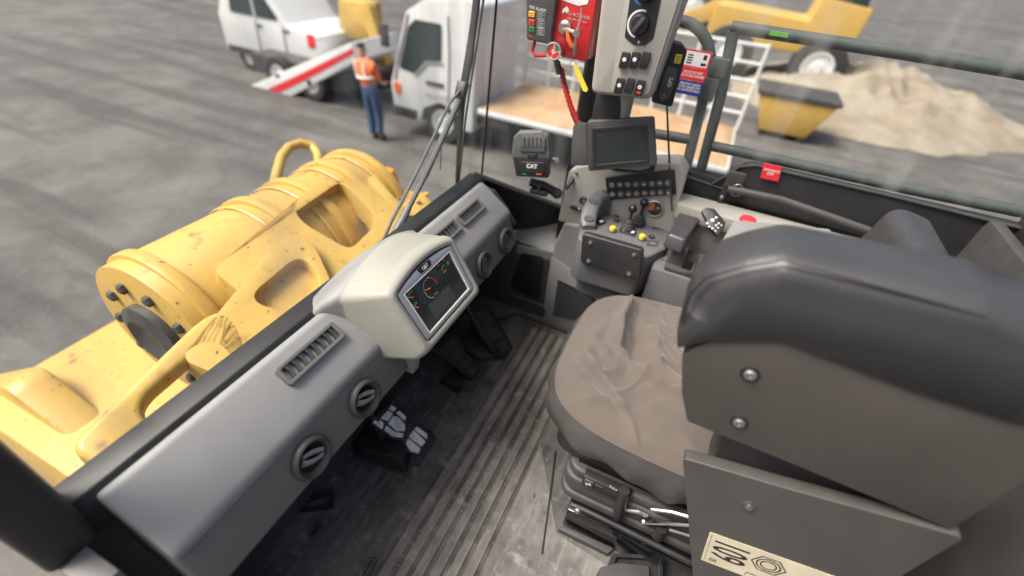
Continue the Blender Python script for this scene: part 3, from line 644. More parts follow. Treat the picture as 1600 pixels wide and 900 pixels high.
# ------------------------------------------------------------------ arm pad, remote, right armrest box, red button
ap = thing('arm_pad', 'small black padded wrist rest behind the joystick console', 'arm rest', hz(.66).at(1070, 390))
Ha = hz(.755)
q = Ha.pl([(1039, 372), (1070, 384), (1101, 336), (1064, 324)])
MB().prism(Ha, rpoly(q, .012, 5), -.035, .012, rpoly([((x - sum(p[0] for p in q) / 4) * .86 + sum(p[0] for p in q) / 4, (y - sum(p[1] for p in q) / 4) * .86 + sum(p[1] for p in q) / 4) for x, y in q], .012, 5)).build('pad', 'vinyl_black', ap, .008, 3)
MB().prism(hz(0), [(1.44, -.03), (1.56, -.03), (1.56, -.075), (1.44, -.075)], .60, .725).build('pad_bracket', 'charcoal', ap, .004)
sc = thing('seat_console', 'dark grey seat-mounted console body below the wrist rest', 'console', (1.45, -.1, .4))
MB().prism(hz(0), rpoly([(1.40, .02), (1.58, .02), (1.58, -.42), (1.40, -.42)], .015), .42, .64).build('console_body', 'pod_grey', sc, .008)
MB().prism(hz(0), rpoly([(1.41, -.02), (1.57, -.02), (1.57, -.12), (1.41, -.12)], .01), .64, .655).build('console_lid', 'charcoal', sc, .003)
Pc = fx(1.40); a, c = Pc.px(1073, 412); MB().rbox(Pc, a - .012, a + .02, c - .02, c + .015, .0005, .003, .006).build('slot', 'black_deep', sc)
MB().tube([Pc.at(1032, 405, .004), Pc.at(1066, 416, .004)], .0015, 5).build('seam', 'black_deep', sc)
cx = Vector((1.46, -.17, .66)); MB().tube([cx + Vector((-.05, 0, .02)), cx + Vector((.08, -.01, .04))], .032, 18).build('hinge_barrel', 'pod_grey', sc)
rb = thing('armrest_box', 'grey padded right armrest box behind the keypad remote', 'arm rest', hz(.74).at(1180, 370))
Hb = hz(.775)
Hb = hz(.83); q = [Hb.px(1147, 343), Hb.px(1127, 378), Hb.px(1300, 470), Hb.px(1300, 357)]
MB().prism(Hb, rpoly(q, .015, 4), -.10, 0).build('armrest_top', 'console_grey', rb, .008, 3)
rm = thing('keypad_remote', 'black handheld keypad remote with small display on the ledge', 'remote control', hz(.75).at(1115, 348))
Fm = Fr(hz(.800).at(1114, 347), (0, -1, 0), (.75, 0, .6))
w2 = Fm.px(1126, 343)[0] * .9
def rq(x, y, c=0): return Fm.px(x, y, c)
out = [rq(1096, 330), rq(1103, 325), rq(1116, 327), rq(1133, 348), rq(1131, 357), rq(1121, 369), rq(1110, 358)]
MB().prism(Fm, rpoly(out, .006, 4), -.014, .006).build('remote_body', 'black_plastic', rm, .003)
MB().prism(Fm, [rq(1102, 338, .007), rq(1112, 331, .007), rq(1117, 336, .007), rq(1106, 344, .007)], .0055, .0072).build('remote_display', 'lcd', rm)
for x, y, r in ((1113, 344, .009), (1105, 349, .006), (1119, 340, .006), (1108, 354, .005), (1113, 357, .005), (1119, 352, .005), (1123, 349, .005), (1127, 352, .004), (1122, 356, .004), (1118, 361, .004)):
    a, c = rq(x, y, .007); MB().cyl(Fm, a, c, .0055, .0085, r * .8, n=14).build('remote_key', 'pale_print', rm, .0006, 1)
Hr = hz(.80); a, c = Hr.px(1165, 352)
es = thing('stop_button', 'red mushroom button on the beige ledge behind the armrest box', 'button', (a, c, .80))
MB().cyl(Hr, a, c, .0, .018, .014, n=18).build('stem', 'black_plastic', es)
MB().lathe(Hr, a, c, [(.0, .014), (.026, .015), (.028, .021), (.024, .028), (.012, .032), (0, .033)], 24).build('cap', 'red_sign', es)

# ------------------------------------------------------------------ rail by the right wall, sticker
rl = thing('grab_rail', 'dark grey tubular grab rail with bracket along the right wall', 'rail', fx(1.70).at(1150, 300))
Pr = fx(1.70)
MB().tube([Pr.at(1137, 295), Pr.at(1160, 299), Pr.at(1221, 312), Pr.p(.75, .825)], .0125, 12).build('tube', 'charcoal', rl)
a, c = Pr.px(1146, 290); MB().rbox(Pr, a - .03, a + .028, c - .012, c + .045, -.022, -.006, .006).build('bracket', 'charcoal', rl, .003)
MB().box(Pr, a - .03, a - .012, c - .09, c - .01, -.02, -.008).build('bracket_leg', 'black_plastic', rl, .002); screw(Pr, a - .021, c - .055, -.008, .007, rl)
MB().tube([Pr.p(.155 + .02 * math.cos(t * .6) + .012, .862 + .022 * math.sin(t * .6), -.004) for t in range(11)], .0025, 6, closed=False).build('ring', 'steel', rl)
P = fx(1.75); st = P.pl([(1193, 255), (1221, 261), (1215, 283), (1188, 278)], .001)
st = P.pl([(1193, 255), (1222, 261), (1216, 284), (1188, 278)], .009)
es = thing('emergency_sticker', 'red sticker reading EMERGENCY STOP on the black wall', 'sticker', P.p(.26, .92, 0))
MB().prism(P, st[::-1], .006, .009).build('sticker_base', 'red_sign', es)
text('sticker_text', 'EMERGENCY\nSTOP', P, sum(q[0] for q in st) / 4, sum(q[1] for q in st) / 4, .0093, .0125, 'white_mark', es, bold=.0001, sx=.72, rot=0)

# ------------------------------------------------------------------ guard bars outside the right window
G = fx(1.84)
def bar_thing(name, label, paths, r=.019):
    t = thing(name, label, 'guard rail', G.at(*paths[0][1][-1]), 'tubular guards outside the right window')
    for nm, p in paths: MB().tube([G.at(*q) for q in p], r, 12).build(nm, 'guard_green', t)
    return t
curve = [(1030, 26), (1058, 31), (1080, 37), (1096, 50), (1106, 68), (1110, 90), (1106, 120), (1100, 150), (1072, 262)]
t = bar_thing('window_guard', 'grey tubular guard with a curved top corner outside the right window', [('curved_tube', curve), ('cross_tube', [(1000, 205), (1085, 219)])])
a, c = G.px(1107, 128); MB().rbox(G, a - .02, a + .035, c - .055, c + .02, -.01, .03, .005).build('latch_plate', 'guard_green', t, .004)
t = bar_thing('guard_gate', 'straight grey tubular gate frame beside the curved window guard', [('upright_tube', [(1146, 48), (1126, 150), (1096, 262)]), ('top_tube', [(1142, 42), (1221, 54), (1420, 84), (1700, 130)]), ('cross_tube', [(1112, 228), (1221, 251), (1420, 295), (1700, 352)])])
a, c = G.px(1128, 105); MB().rbox(G, a - .035, a + .02, c - .03, c + .03, -.01, .03, .005).build('latch_plate', 'guard_green', t, .004)
a, c = G.px(1205, 50); MB().box(G, a - .005, a + .05, c - .006, c + .006, .018, .024).build('sticker', 'lime', t)
# stickers on the side window
P = fx(1.776)
s = thing('phone_sign', 'white red and blue safety sign stuck on the right window', 'sign', P.p(-.10, 1.12, 0))
MB().prism(P, rect(-.148, -.062, 1.208, 1.262), -.0004, .0006).build('sign_top', 'white_mark', s)
MB().frame(P, rect(-.148, -.062, 1.208, 1.262), rect(-.143, -.067, 1.213, 1.257), .0007, .0010).build('sign_border', 'red_sign', s)
MB().prism(P, rect(-.146, -.060, 1.168, 1.207), -.0004, .0006).build('sign_middle', 'red_sign', s)
MB().prism(P, rect(-.144, -.058, 1.122, 1.167), -.0004, .0006).build('sign_bottom', 'blue_sign', s)
text('sign_text', 'DRIVER DO NOT\nUSE MOBILE PHONES', P, -.103, 1.188, .0008, .0115, 'white_mark', s, bold=.0002, sx=.72)
text('sign_text', 'PRE-START CHECKS\nTO BE CARRIED OUT\nAT CAB ENTRY POINT', P, -.101, 1.146, .0008, .0105, 'white_mark', s, bold=.0002, sx=.72)
for i in range(4): MB().box(P, -.135 + .0, -.118, 1.219 + i * .008, 1.223 + i * .008, .0007, .001).build('sign_mark', 'black_ink', s)
MB().box(P, -.085, -.074, 1.236, 1.251, .0007, .001).box(P, -.088, -.071, 1.218, 1.226, .0007, .001).build('sign_mark', 'black_ink', s)

# ------------------------------------------------------------------ air conditioning panel on the corner post
P = fx(1.45)
ac = thing('climate_panel', 'beige upright panel with rotary climate knobs and rocker switches', 'control panel', P.p(-.27, 1.13, -.05))
body = [(-.362, 1.148), (-.178, 1.165), (-.155, 1.47), (-.155, 1.62), (-.395, 1.62)]
MB().prism(P, rpoly(body, [.025, .025, 0, 0, 0], 5), -.10, 0).build('housing', 'panel_beige', ac, .014, 4)
inner = [(-.300, 1.165), (-.188, 1.178), (-.170, 1.46), (-.170, 1.60), (-.322, 1.60)]
MB().prism(P, rpoly(inner, [.015, .015, 0, 0, 0], 5), .0005, .004).build('face_plate', 'panel_beige', ac, .002)
kb = P.pl([(981, 0), (1031, 0), (1021, 60), (1008, 71), (990, 70), (976, 58)], .004)
MB().prism(P, rpoly([kb[5], kb[4], kb[3], kb[2], (kb[1][0], 1.47), (kb[0][0], 1.47)][::1], .01, 4), .004, .0055).build('knob_plate', 'black_plastic', ac)
for k, (x, y) in enumerate(((1000, 38), (1010, -14))):
    a, c = P.px(x, y, .006)
    n_ = MB().lathe(P, a, c, [(.027, .0055), (.025, .016), (.021, .022), (0, .023)], 30).build('knob', 'black_plastic', ac)
    MB().rbox(P.sub(a, c, 0, 60), -.022, .022, -.006, .006, .020, .030, .004).build('knob_grip', 'charcoal', n_, .002)
    arc_band(P, a, c, .030, .0355, 75, 260, .0057, 'white_mark' if k == 0 else 'blue_print', 'dial_arc', ac, 18)
a, c = P.px(998, 66, .006); MB().cyl(P, a, c, .0055, .0065, .004, n=12).build('symbol', 'pale_print', ac)
def rocker(x, y, lit=False, icon=True):
    a, c = P.px(x, y, .006)
    k = MB().prism(P, rpoly([(a - .0125, c - .021), (a + .0105, c - .021), (a + .0125, c + .021), (a - .0105, c + .021)], .003, 3), .004, .013).build('rocker_switch', 'black_plastic', ac, .0025)
    if icon: MB().cyl(P, a, c + .003, .013, .0136, .0058, n=16).build('symbol', 'white_mark', k)
    if lit:
        text('symbol', 'A', P, a, c + .003, .0138, .007, 'black_ink', k)
        MB().box(P, a - .006, a + .006, c - .0155, c - .009, .013, .0136).build('symbol', 'gauge_red', k)
for x in (976, 992, 1008): rocker(x, 94, icon=x < 1000)
for x in (968, 984): rocker(x, 134, icon=x == 968)
rocker(1000, 137, True)
MB().tube([P.p(-.265, 1.17, -.085), P.p(-.27, 1.00, -.12)], .026, 18).build('stalk', 'panel_beige', ac)
MB().box(P, -.36, -.27, 1.02, 1.15, -.16, -.07).build('mount', 'black_plastic', ac, .006)
# black handset box to its right
P2 = Fr(fx(1.52).at(1046, 110), (.22, -1, 0), (0, 0, 1))
bx = thing('speaker_box', 'black ribbed radio speaker box beside the climate panel', 'speaker', P2.o)
def q2(x, y, c=0): return P2.px(x, y, c)
MB().prism(P2, rpoly([q2(1018, 160), q2(1050, 168), q2(1074, 80), q2(1066, 70), q2(1038, 62), q2(1034, 70)], .008, 4), -.05, 0).build('shell', 'black_plastic', bx, .008, 3)
MB().prism(P2, rpoly([q2(1026, 150), q2(1045, 158), q2(1060, 108), q2(1042, 100)], .016, 5), .0, .006).build('grip', 'charcoal', bx, .003)
a, c = q2(1060, 92); MB().rbox(P2, a - .01, a + .008, c - .012, c + .012, .0, .001, .002).build('label', 'yellow_tag', bx)
for i in range(4): MB().box(P2, a - .008, a + .006, c - .009 + i * .005, c - .007 + i * .005, .001, .0013).build('label_print', 'black_ink', bx, smooth=0)
a, c = q2(1047, 128); text('label_text', 'GPS', P2, a, c, .0066, .016, 'white_mark', bx, rot=90)
a, c = q2(1036, 150); MB().lathe(P2, a, c, [(.012, .004), (.012, .012), (.008, .014), (0, .014)], 16).build('plug', 'charcoal', bx, .001)
a, c = q2(1045, 58); MB().rbox(P2, a - .02, a + .01, c - .012, c + .012, -.04, -.01, .004).build('clip', 'black_plastic', bx, .003)
a, c = q2(1022, 112); MB().rbox(P2, a - .012, a + .008, c - .03, c + .03, -.045, -.005, .008).build('side_bumper', 'rubber', bx, .004)

# ------------------------------------------------------------------ monitor
Pm = Fr(fx(1.50).at(970, 228), (.10, -1, .04), (.10, 0, 1))
mo = thing('display_monitor', 'black tablet-sized display monitor on a bracket above the side console', 'monitor', Pm.o)
def qm(x, y, c=0): return Pm.px(x, y, c)
MB().prism(Pm, rpoly([qm(919, 268), qm(1026, 259), qm(1022, 184), qm(917, 189)], .010, 4), -.035, 0).build('casing', 'charcoal', mo, .005, 3)
MB().frame(Pm, rpoly([qm(926, 262), qm(1014, 254), qm(1011, 195), qm(925, 200)], .003, 3), rpoly([qm(932, 257), qm(1009, 250), qm(1006, 200), qm(930, 205)], .002, 3), .0003, .003).build('bezel', 'black_plastic', mo, .0008, 1)
MB().prism(Pm, [qm(932, 257), qm(1009, 250), qm(1006, 200), qm(930, 205)], -.0002, .0006).build('screen', 'screen_dark', mo)
MB().prism(Pm, rpoly([qm(889, 262), qm(917, 262), qm(914, 196), qm(900, 194), qm(893, 200)], .004), -.045, -.025).build('side_shield', 'charcoal', mo, .004)
MB().tube([Pm.p(.0, -.02, -.03), Pm.p(.0, -.06, -.10)], .022, 14).build('ball_mount', 'rubber', mo)
for i in range(7): MB().tube([Pm.p(.108 + .003 * math.sin(i), -.035 - .009 * i, -.04), Pm.p(.122, -.037 - .009 * i, -.05), Pm.p(.108, -.04 - .009 * i, -.065)], .004, 6).build('coiled_cord', 'rubber', mo)
MB().tube([Pm.p(-.06, -.075, -.025), Pm.p(.0, -.088, -.02), Pm.p(.08, -.083, -.03), Pm.p(.12, -.07, -.05)], .006, 8).build('cable', 'rubber', mo)

# ------------------------------------------------------------------ warning unit on its arm
Pd = Fr(fx(1.50).at(830, 240), (.18, -1, .10), (.10, 0, 1))
ru = thing('warning_unit', 'black dash-mounted camera unit with grille on a ball arm', 'camera', Pd.o)
def qd(x, y, c=0): return Pd.px(x, y, c)
MB().prism(Pd, rpoly([qd(806, 276), qd(857, 279), qd(860, 242), qd(856, 212), qd(846, 205), qd(810, 206), qd(802, 214), qd(799, 240)], .010, 4), -.04, 0).build('shell', 'pod_grey', ru, .007, 3)
MB().prism(Pd, rpoly([qd(802, 244), qd(859, 246), qd(857, 277), qd(807, 274)], .006, 4), .0, .008).build('lower_face', 'black_plastic', ru, .003)
g = MB().prism(Pd, rpoly([qd(812, 236), qd(852, 237), qd(849, 210), qd(815, 210)], .004, 3), .0, .006).build('grille', 'pod_grey', ru, .002)
for i in range(6):
    x = 816 + i * 6.4; MB().prism(Pd, [qd(x, 229, .006), qd(x + 4, 229, .006), qd(x + 3.7, 214, .006), qd(x + .3, 214, .006)], .006, .0095).build('rib', 'pod_grey', g, .001, 1)
MB().prism(Pd, rpoly([qd(824, 246, .008), qd(838, 247, .008), qd(838, 241, .008), qd(824, 240, .008)], .002), .0005, .011).build('catch', 'black_plastic', ru, .001, 1)
MB().prism(Pd, rpoly([qd(814, 269, .008), qd(851, 271, .008), qd(851, 254, .008), qd(814, 253, .008)], .004), .008, .010).build('label_plate', 'black_plastic', ru, .001, 1)
a, c = qd(831, 260, .010); text('label_text', 'CAT', Pd, a, c, .0103, .021, 'white_mark', ru, bold=.0008)
for x, m in ((819, 'gauge_green'), (842, 'orange')):
    a, c = qd(x, 272, .008); MB().box(Pd, a - .010, a + .010, c - .002, c + .002, .008, .0088).build('indicator', m, ru)
MB().tube([fx(1.53).at(828, 284), fx(1.55).at(848, 290), fx(1.57).at(868, 300)], [.016, .019, .017], 12).build('arm', 'black_plastic', ru)
MB().lathe(Fr(fx(1.57).at(870, 302), (1, 0, 0), (0, 0, 1)), 0, 0, [(0, -.022), (.014, -.018), (.022, 0), (.014, .018), (0, .022)], 16).build('ball', 'rubber', ru)
k = fx(1.52); a, c = k.px(842, 300); MB().rbox(k, a - .035, a + .035, c - .009, c + .009, -.01, .012, .006).box(k, a - .008, a + .008, c, c + .03, -.008, .008).build('wing_knob', 'black_plastic', ru, .004)
MB().tube([fx(1.60).at(884, 296), fx(1.62).at(893, 282), fx(1.66).at(898, 268)], .008, 8).build('base_strut', 'black_plastic', ru)
MB().box(Pd, .075, .10, -.028, -.014, -.03, -.012).build('side_port', 'chrome', ru, .002)

# ------------------------------------------------------------------ fire suppression box and alarm
P = fx(1.55)
fb = thing('fire_actuator', 'red fire suppression actuator box with gauge and pull pin', 'fire box', P.p(-.48, 1.21, -.05))
MB().prism(P, rpoly([(-.555, 1.215), (-.417, 1.212), (-.420, 1.40), (-.560, 1.40)], [.012, .006, 0, 0], 4), -.09, 0).build('box', 'red_paint', fb, .004, 3)
MB().prism(P, [(-.55, 1.372), (-.47, 1.360), (-.445, 1.368), (-.440, 1.388), (-.55, 1.388)], .0004, .001).build('sticker', 'white_mark', fb)
text('box_text', 'TO ACTIVATE', P, -.468, 1.335, .0008, .0125, 'pale_print', fb, rot=-4)
text('box_text', 'PULL PIN AND PUSH', P, -.468, 1.322, .0008, .007, 'pale_print', fb, rot=-4)
MB().prism(P, [(-.52, 1.345), (-.507, 1.355), (-.498, 1.345), (-.503, 1.337), (-.512, 1.340), (-.519, 1.332)], .0004, .001).build('flame_mark', 'white_mark', fb)
hu = MB().lathe(P, -.500, 1.300, [(.020, .0), (.020, .018), (.014, .024), (.012, .040), (0, .040)], 20).build('valve_hub', 'steel', fb)
MB().tube([P.p(-.500, 1.300, .034), P.p(-.462, 1.294, .034), P.p(-.447, 1.296, .034)], .007, 10).build('valve_handle', 'steel', hu)
MB().lathe(P, -.452, 1.294, [(.011, .02), (.011, .045), (0, .045)], 14).build('plunger', 'steel', hu)
MB().tube([P.p(-.486, 1.302, .04), P.p(-.474, 1.275, .044), P.p(-.46, 1.255, .04)], [.003, .007, .006], 6).build('red_ribbon', 'orange', hu)
MB().tube([P.p(-.452, 1.294, .04), P.p(-.452, 1.26, .04), P.p(-.450, 1.235, .036)], [.003, .006, .005], 8).build('pin_chain', 'steel', hu)
MB().tube([P.p(-.455, 1.36, .02), P.p(-.450, 1.33, .03), P.p(-.452, 1.30, .045)], .0025, 6).build('safety_cord', 'steel', hu)
pg = MB().lathe(P, -.521, 1.232, [(.026, .002), (.027, .03), (.0275, .036), (.024, .037), (.023, .032), (0, .032)], 28).build('pressure_gauge', 'chrome', fb)
MB().cyl(P, -.521, 1.232, .032, .033, .023, n=26).build('gauge_face', 'white_mark', pg)
arc_band(P, -.521, 1.232, .007, .021, 100, 250, .0332, 'gauge_red', 'gauge_sector', pg); arc_band(P, -.521, 1.232, .007, .021, 10, 80, .0332, 'gauge_green', 'gauge_sector', pg); arc_band(P, -.521, 1.232, .007, .021, -100, 0, .0332, 'gauge_red', 'gauge_sector', pg)
needle(P, -.521, 1.232, 60, .018, .0338, pg, .0016)
MB().tube([P.p(-.60, 1.245, .0), P.p(-.605, 1.215, .005), P.p(-.59, 1.205, .01), P.p(-.56, 1.21, .01), P.p(-.535, 1.22, .01)], .006, 8).build('hose_elbow', 'red_paint', fb)
MB().tube([P.p(-.515, 1.212, .02), P.p(-.508, 1.19, .02), P.p(-.500, 1.165, .015)], .008, 8).build('gauge_stem', 'charcoal', fb)
# red spiral-wrapped hose and cable
hs = thing('red_hose', 'red spiral-wrapped hose hanging below the fire actuator box', 'hose', P.at(905, 190))
path = [P.at(*q) for q in ((877, 108), (880, 125), (885, 145), (891, 165), (898, 180), (905, 193))]
MB().tube(path, .0075, 10).build('hose', 'red_paint', hs)
wr = []
for i in range(90):
    t = i / 89 * (len(path) - 1); k = min(int(t), len(path) - 2); p = path[k].lerp(path[k + 1], t - k); an = i * .95
    wr.append(p + Vector((-math.cos(an) * .008 * .6, math.cos(an) * .008, math.sin(an) * .008)))
MB().tube(wr, .0022, 5).build('spiral_wrap', 'red_sign', hs)
cb = MB().tube([P.at(873, 95, .01), P.at(879, 120, .01), P.at(886, 140), P.at(889, 160), P.at(893, 178), P.at(899, 192)], .004, 6).build('control_cable', 'rubber', loc=P.at(899, 192))
tag(cb, 'grey cable running down beside the red spiral hose', 'cable')
fan = MB().tube([P.at(918, 92), P.at(912, 130), P.at(905, 165), P.at(904, 190)], .004, 6).build('pillar_cable', 'rubber', loc=P.at(904, 190))
tag(fan, 'black cable along the corner pillar right of the yellow tag', 'cable')
yt = thing('yellow_tag', 'bright yellow inspection tag hanging below the red fire box', 'tag', P.at(905, 120))
Pt = fx(1.53); MB().prism(Pt, rpoly(Pt.pl([(898, 102), (903, 103), (919, 140), (916, 144), (911, 142), (896, 106)]), .003), 0, .001).build('tag_card', 'yellow_tag', yt)
MB().tube([Pt.p(*( lambda c: (c[0] + .011 * math.cos(k * .66), c[1] + .011 * math.sin(k * .66)))(Pt.px(895, 100))) for k in range(10)], .0012, 5).build('tag_ring', 'steel', yt)
Pa = fx(1.53)
al = thing('fire_alarm', 'grey alarm unit with yellow red and green buttons beside the red box', 'alarm panel', Pa.at(842, 60))
qa = lambda x, y, c=0: Pa.px(x, y, c)
out = [qa(822, 62), qa(855, 69), qa(860, 66), (qa(868, 6)[0], 1.46), (qa(823, 0)[0] - .012, 1.46)]
MB().prism(Pa, rpoly(out, [.01, .01, .005, 0, 0], 4), -.05, 0).build('casing', 'charcoal', al, .006, 3)
a, c = qa(840, 14); text('alarm_text', 'FIRE ALARM', Pa, a, c, .0006, .0125, 'white_mark', al, rot=-4, sx=.85)
for y, m in ((22, 'yellow_button'), (35, 'gauge_red'), (46, 'gauge_green')):
    a, c = qa(831, y); k = MB().rbox(Pa, a - .010, a + .010, c - .008, c + .008, .0, .003, .002).build('alarm_button', m, al, .0008, 1)
    for j in range(2): MB().box(Pa, a - .006, a + .006, c - .0035 + j * .005, c - .0025 + j * .005, .003, .0033).build('button_print', 'black_ink', k, smooth=0)
    a, c = qa(845, y + 3); MB().frame(Pa, rpoly(rect(a - .012, a + .012, c - .011, c + .011), .003, 2), rpoly(rect(a - .0112, a + .0112, c - .0102, c + .0102), .0025, 2), .0003, .0008).build('text_frame', 'pale_print', al)
    for j in range(4): MB().box(Pa, a - .009, a + .009 - .003 * (j % 2), c - .008 + j * .0048, c - .0064 + j * .0048, .0003, .0007).build('text_line', 'pale_print', al, smooth=0)
a, c = qa(829, 56); MB().prism(Pa, [(a - .006, c - .003), (a + .006, c - .003), (a + .002, c + .006)], .0003, .0008).build('alarm_mark', 'gauge_red', al)

# ------------------------------------------------------------------ pedals
def pframe(x, y, h=.02): return Fr(hz(h).at(x, y), (1, -.05, 0), (.05, .78, .62))
f0 = hz(0)
def pad(fr, pts, m, par, nm, r=.004, c0=.0, c1=.004): return MB().prism(fr, rpoly(fr.pl(pts, c0), r, 3), c0, c1).build(nm, m, par, .0012, 1)
bp = thing('brake_pedal', 'worn pedal with bare metal tread plates below the left dashboard vents', 'pedal', f0.at(650, 715))
FPd = pframe(650, 705, .035)
MB().prism(FPd, rpoly(FPd.pl([(578, 660), (609, 630), (630, 641), (644, 663), (664, 667), (672, 684), (658, 713), (636, 706), (628, 688), (612, 684)]), .008, 3), -.018, 0).build('pedal_plate', 'rubber', bp, .004)
for q in ([(606, 640), (611, 633), (619, 638), (615, 643)], [(594, 654), (605, 642), (614, 646), (606, 658)], [(588, 665), (593, 656), (599, 661), (597, 671)], [(582, 661), (586, 656), (590, 660), (588, 664)], [(618, 645), (624, 642), (634, 652), (632, 658)], [(606, 662), (614, 650), (622, 652), (632, 663), (632, 674), (620, 674)], [(600, 672), (603, 665), (618, 676), (630, 677), (628, 684), (613, 682)]):
    pad(FPd, q, 'pedal_metal', bp, 'tread_plate', .002)
for q in ([(646, 671), (651, 667), (666, 678), (667, 687)], [(638, 683), (645, 672), (664, 690), (658, 698)], [(633, 693), (637, 685), (656, 701), (653, 709), (641, 705)]):
    pad(FPd, q, 'pedal_metal', bp, 'tread_plate', .003, .0, .006)
MB().prism(f0, rpoly(f0.pl([(600, 690), (672, 672), (682, 685), (655, 730), (640, 728)]), .01), .001, .012).build('pedal_well', 'rubber', bp, .003)
MB().tube([FPd.p(-.02, .05, -.02), FPd.p(-.03, .10, -.06), (.72, .79, .25)], .014, 8).build('pedal_arm', 'black_plastic', bp)
fb_ = thing('foot_rest', 'black moulded foot rest left of the metal brake pedal', 'foot rest', f0.at(600, 720))
lo = f0.pl([(548, 690), (575, 672), (634, 700), (644, 718), (636, 744), (556, 716)])
hi = hz(.075).pl([(556, 690), (582, 668), (624, 682), (634, 694), (628, 714), (566, 702)])
MB().prism(f0, rpoly(lo, .012, 3), .0, .07, rpoly(hi, .012, 3)).build('block', 'black_plastic', fb_, .006, 3)
MB().prism(f0, rpoly([(x + (x - .66) * .06, y + (y - .67) * .10) for x, y in lo], .012, 3), .0005, .008).build('rim', 'rubber', fb_, .002)
cpd = thing('centre_pedal', 'black rubber pedal under the instrument cluster', 'pedal', f0.at(735, 590))
F2 = pframe(735, 590, .03)
MB().prism(F2, rpoly(F2.pl([(686, 545), (708, 523), (722, 533), (730, 553), (744, 562), (752, 574), (738, 594), (722, 582), (712, 572), (702, 568)]), .008, 3), -.018, 0).build('pedal_plate', 'black_plastic', cpd, .004)
for q in ([(692, 544), (706, 530), (717, 539), (704, 552)], [(706, 555), (719, 543), (726, 555), (713, 566)], [(718, 570), (732, 559), (740, 566), (726, 578)], [(729, 581), (743, 569), (748, 575), (737, 589)]): pad(F2, q, 'rubber', cpd, 'tread_plate', .003)
MB().prism(f0, rpoly(f0.pl([(700, 560), (752, 560), (764, 572), (738, 612), (722, 612)]), .01), .001, .010).build('pedal_well', 'rubber', cpd, .003)
MB().tube([F2.p(0, .08, -.02), (1.02, .79, .28)], .014, 8).build('pedal_arm', 'black_plastic', cpd)
bk = thing('pedal_stop', 'small black rubber block beside the centre pedal', 'pedal stop', f0.at(706, 606))
lo = f0.pl([(686, 598), (702, 586), (724, 600), (718, 617)]); hi = hz(.045).pl([(690, 592), (700, 582), (721, 592), (716, 604)])
MB().prism(f0, rpoly(lo, .005, 3), 0, .045, rpoly(hi, .005, 3)).build('block', 'black_plastic', bk, .003)
ac_ = thing('accelerator_pedal', 'large dark rubber accelerator pedal right of the cluster', 'pedal', f0.at(785, 558))
F3 = pframe(785, 555, .03)
MB().prism(F3, rpoly(F3.pl([(738, 492), (762, 472), (790, 520), (802, 543), (788, 560), (770, 548), (752, 520)]), .01, 3), -.02, 0).build('pedal_plate', 'black_plastic', ac_, .005)
for q in ([(748, 495), (761, 485), (772, 503), (758, 513)], [(762, 517), (774, 507), (784, 524), (771, 533)], [(774, 537), (787, 529), (796, 543), (786, 553)]): pad(F3, q, 'rubber', ac_, 'tread_plate', .004)
MB().tube([F3.p(0, .10, -.02), (1.35, .79, .30)], .016, 8).build('pedal_arm', 'black_plastic', ac_)
MB().prism(f0, rpoly(f0.pl([(715, 545), (745, 520), (775, 560), (752, 568)]), .012), .001, .03).build('pedal_well', 'rubber', ac_, .008)
MB().tube([hz(.012).at(775, 500), hz(.012).at(808, 489), hz(.012).at(840, 500), hz(.012).at(885, 518)], .008, 8).build('mat_edge', 'rubber', fl)

# ------------------------------------------------------------------ seat
seat = thing('operator_seat', 'operator seat with worn brown fabric cushion cover and grey skirt', 'seat', (1.07, -.12, 0))
SX, SY, HX, HY = 1.095, -.130, .335, .320
def sup(a, k=.55):
    c, s = math.cos(a), math.sin(a); n_ = 3.6
    r = (abs(c) ** n_ + abs(s) ** n_) ** (-1 / n_); return c * r, s * r
folds = [  # polylines in x,y with height and width: long creases of the loose cover
    ([(1.32, .05), (1.18, .052), (1.055, .03), (.99, -.07), (.955, -.20)], .020, .016),
    ([(1.055, .03), (1.02, -.02), (.98, -.14)], -.012, .016),
    ([(1.34, .02), (1.17, .00), (1.06, -.02)], -.012, .022),
    ([(.98, .12), (.92, .04), (.81, -.08), (.775, -.10)], .010, .012),
    ([(.96, .13), (.88, .02), (.80, -.10)], -.007, .014),
    ([(1.20, -.05), (1.05, -.10), (.98, -.22)], .009, .018),
    ([(1.28, .12), (1.15, .10), (1.02, .12), (.94, .09)], .006, .022),
    ([(1.25, -.12), (1.10, -.18)], .008, .02),
    ([(1.11, .17), (1.03, .06)], .006, .014),
    ([(.80, .12), (.85, .05), (.86, -.03)], .006, .014),
    ([(1.36, -.05), (1.22, -.12), (1.05, -.26)], -.008, .02)]
def fold_h(x, y):
    h = 0
    for pl, amp, w in folds:
        best = 9
        for (x1, y1), (x2, y2) in zip(pl, pl[1:]):
            dx, dy = x2 - x1, y2 - y1; t = max(0, min(1, ((x - x1) * dx + (y - y1) * dy) / (dx * dx + dy * dy)))
            best = min(best, math.hypot(x - x1 - t * dx, y - y1 - t * dy))
        h += 2.1 * amp * (math.exp(-(best / (w * .85)) ** 2) * .7 + math.exp(-(best / (w * 2.0)) ** 2) * .55)
    h += .004 * noise.noise(Vector((x * 9, y * 9, 1.3))) + .002 * noise.noise(Vector((x * 26, y * 26, 4)))
    n1 = noise.noise(Vector((x * 6 + 2 * noise.noise(Vector((x * 4, y * 4, 7))), y * 9, 3.1))); n2 = noise.noise(Vector((x * 11, y * 7 + 1.5 * noise.noise(Vector((x * 5, y * 5, 2))), 8.2)))
    h += .011 * max(0, 1 - abs(n1) * 2.2) ** 2 + .003 * max(0, 1 - abs(n2) * 2.5) ** 2
    return h
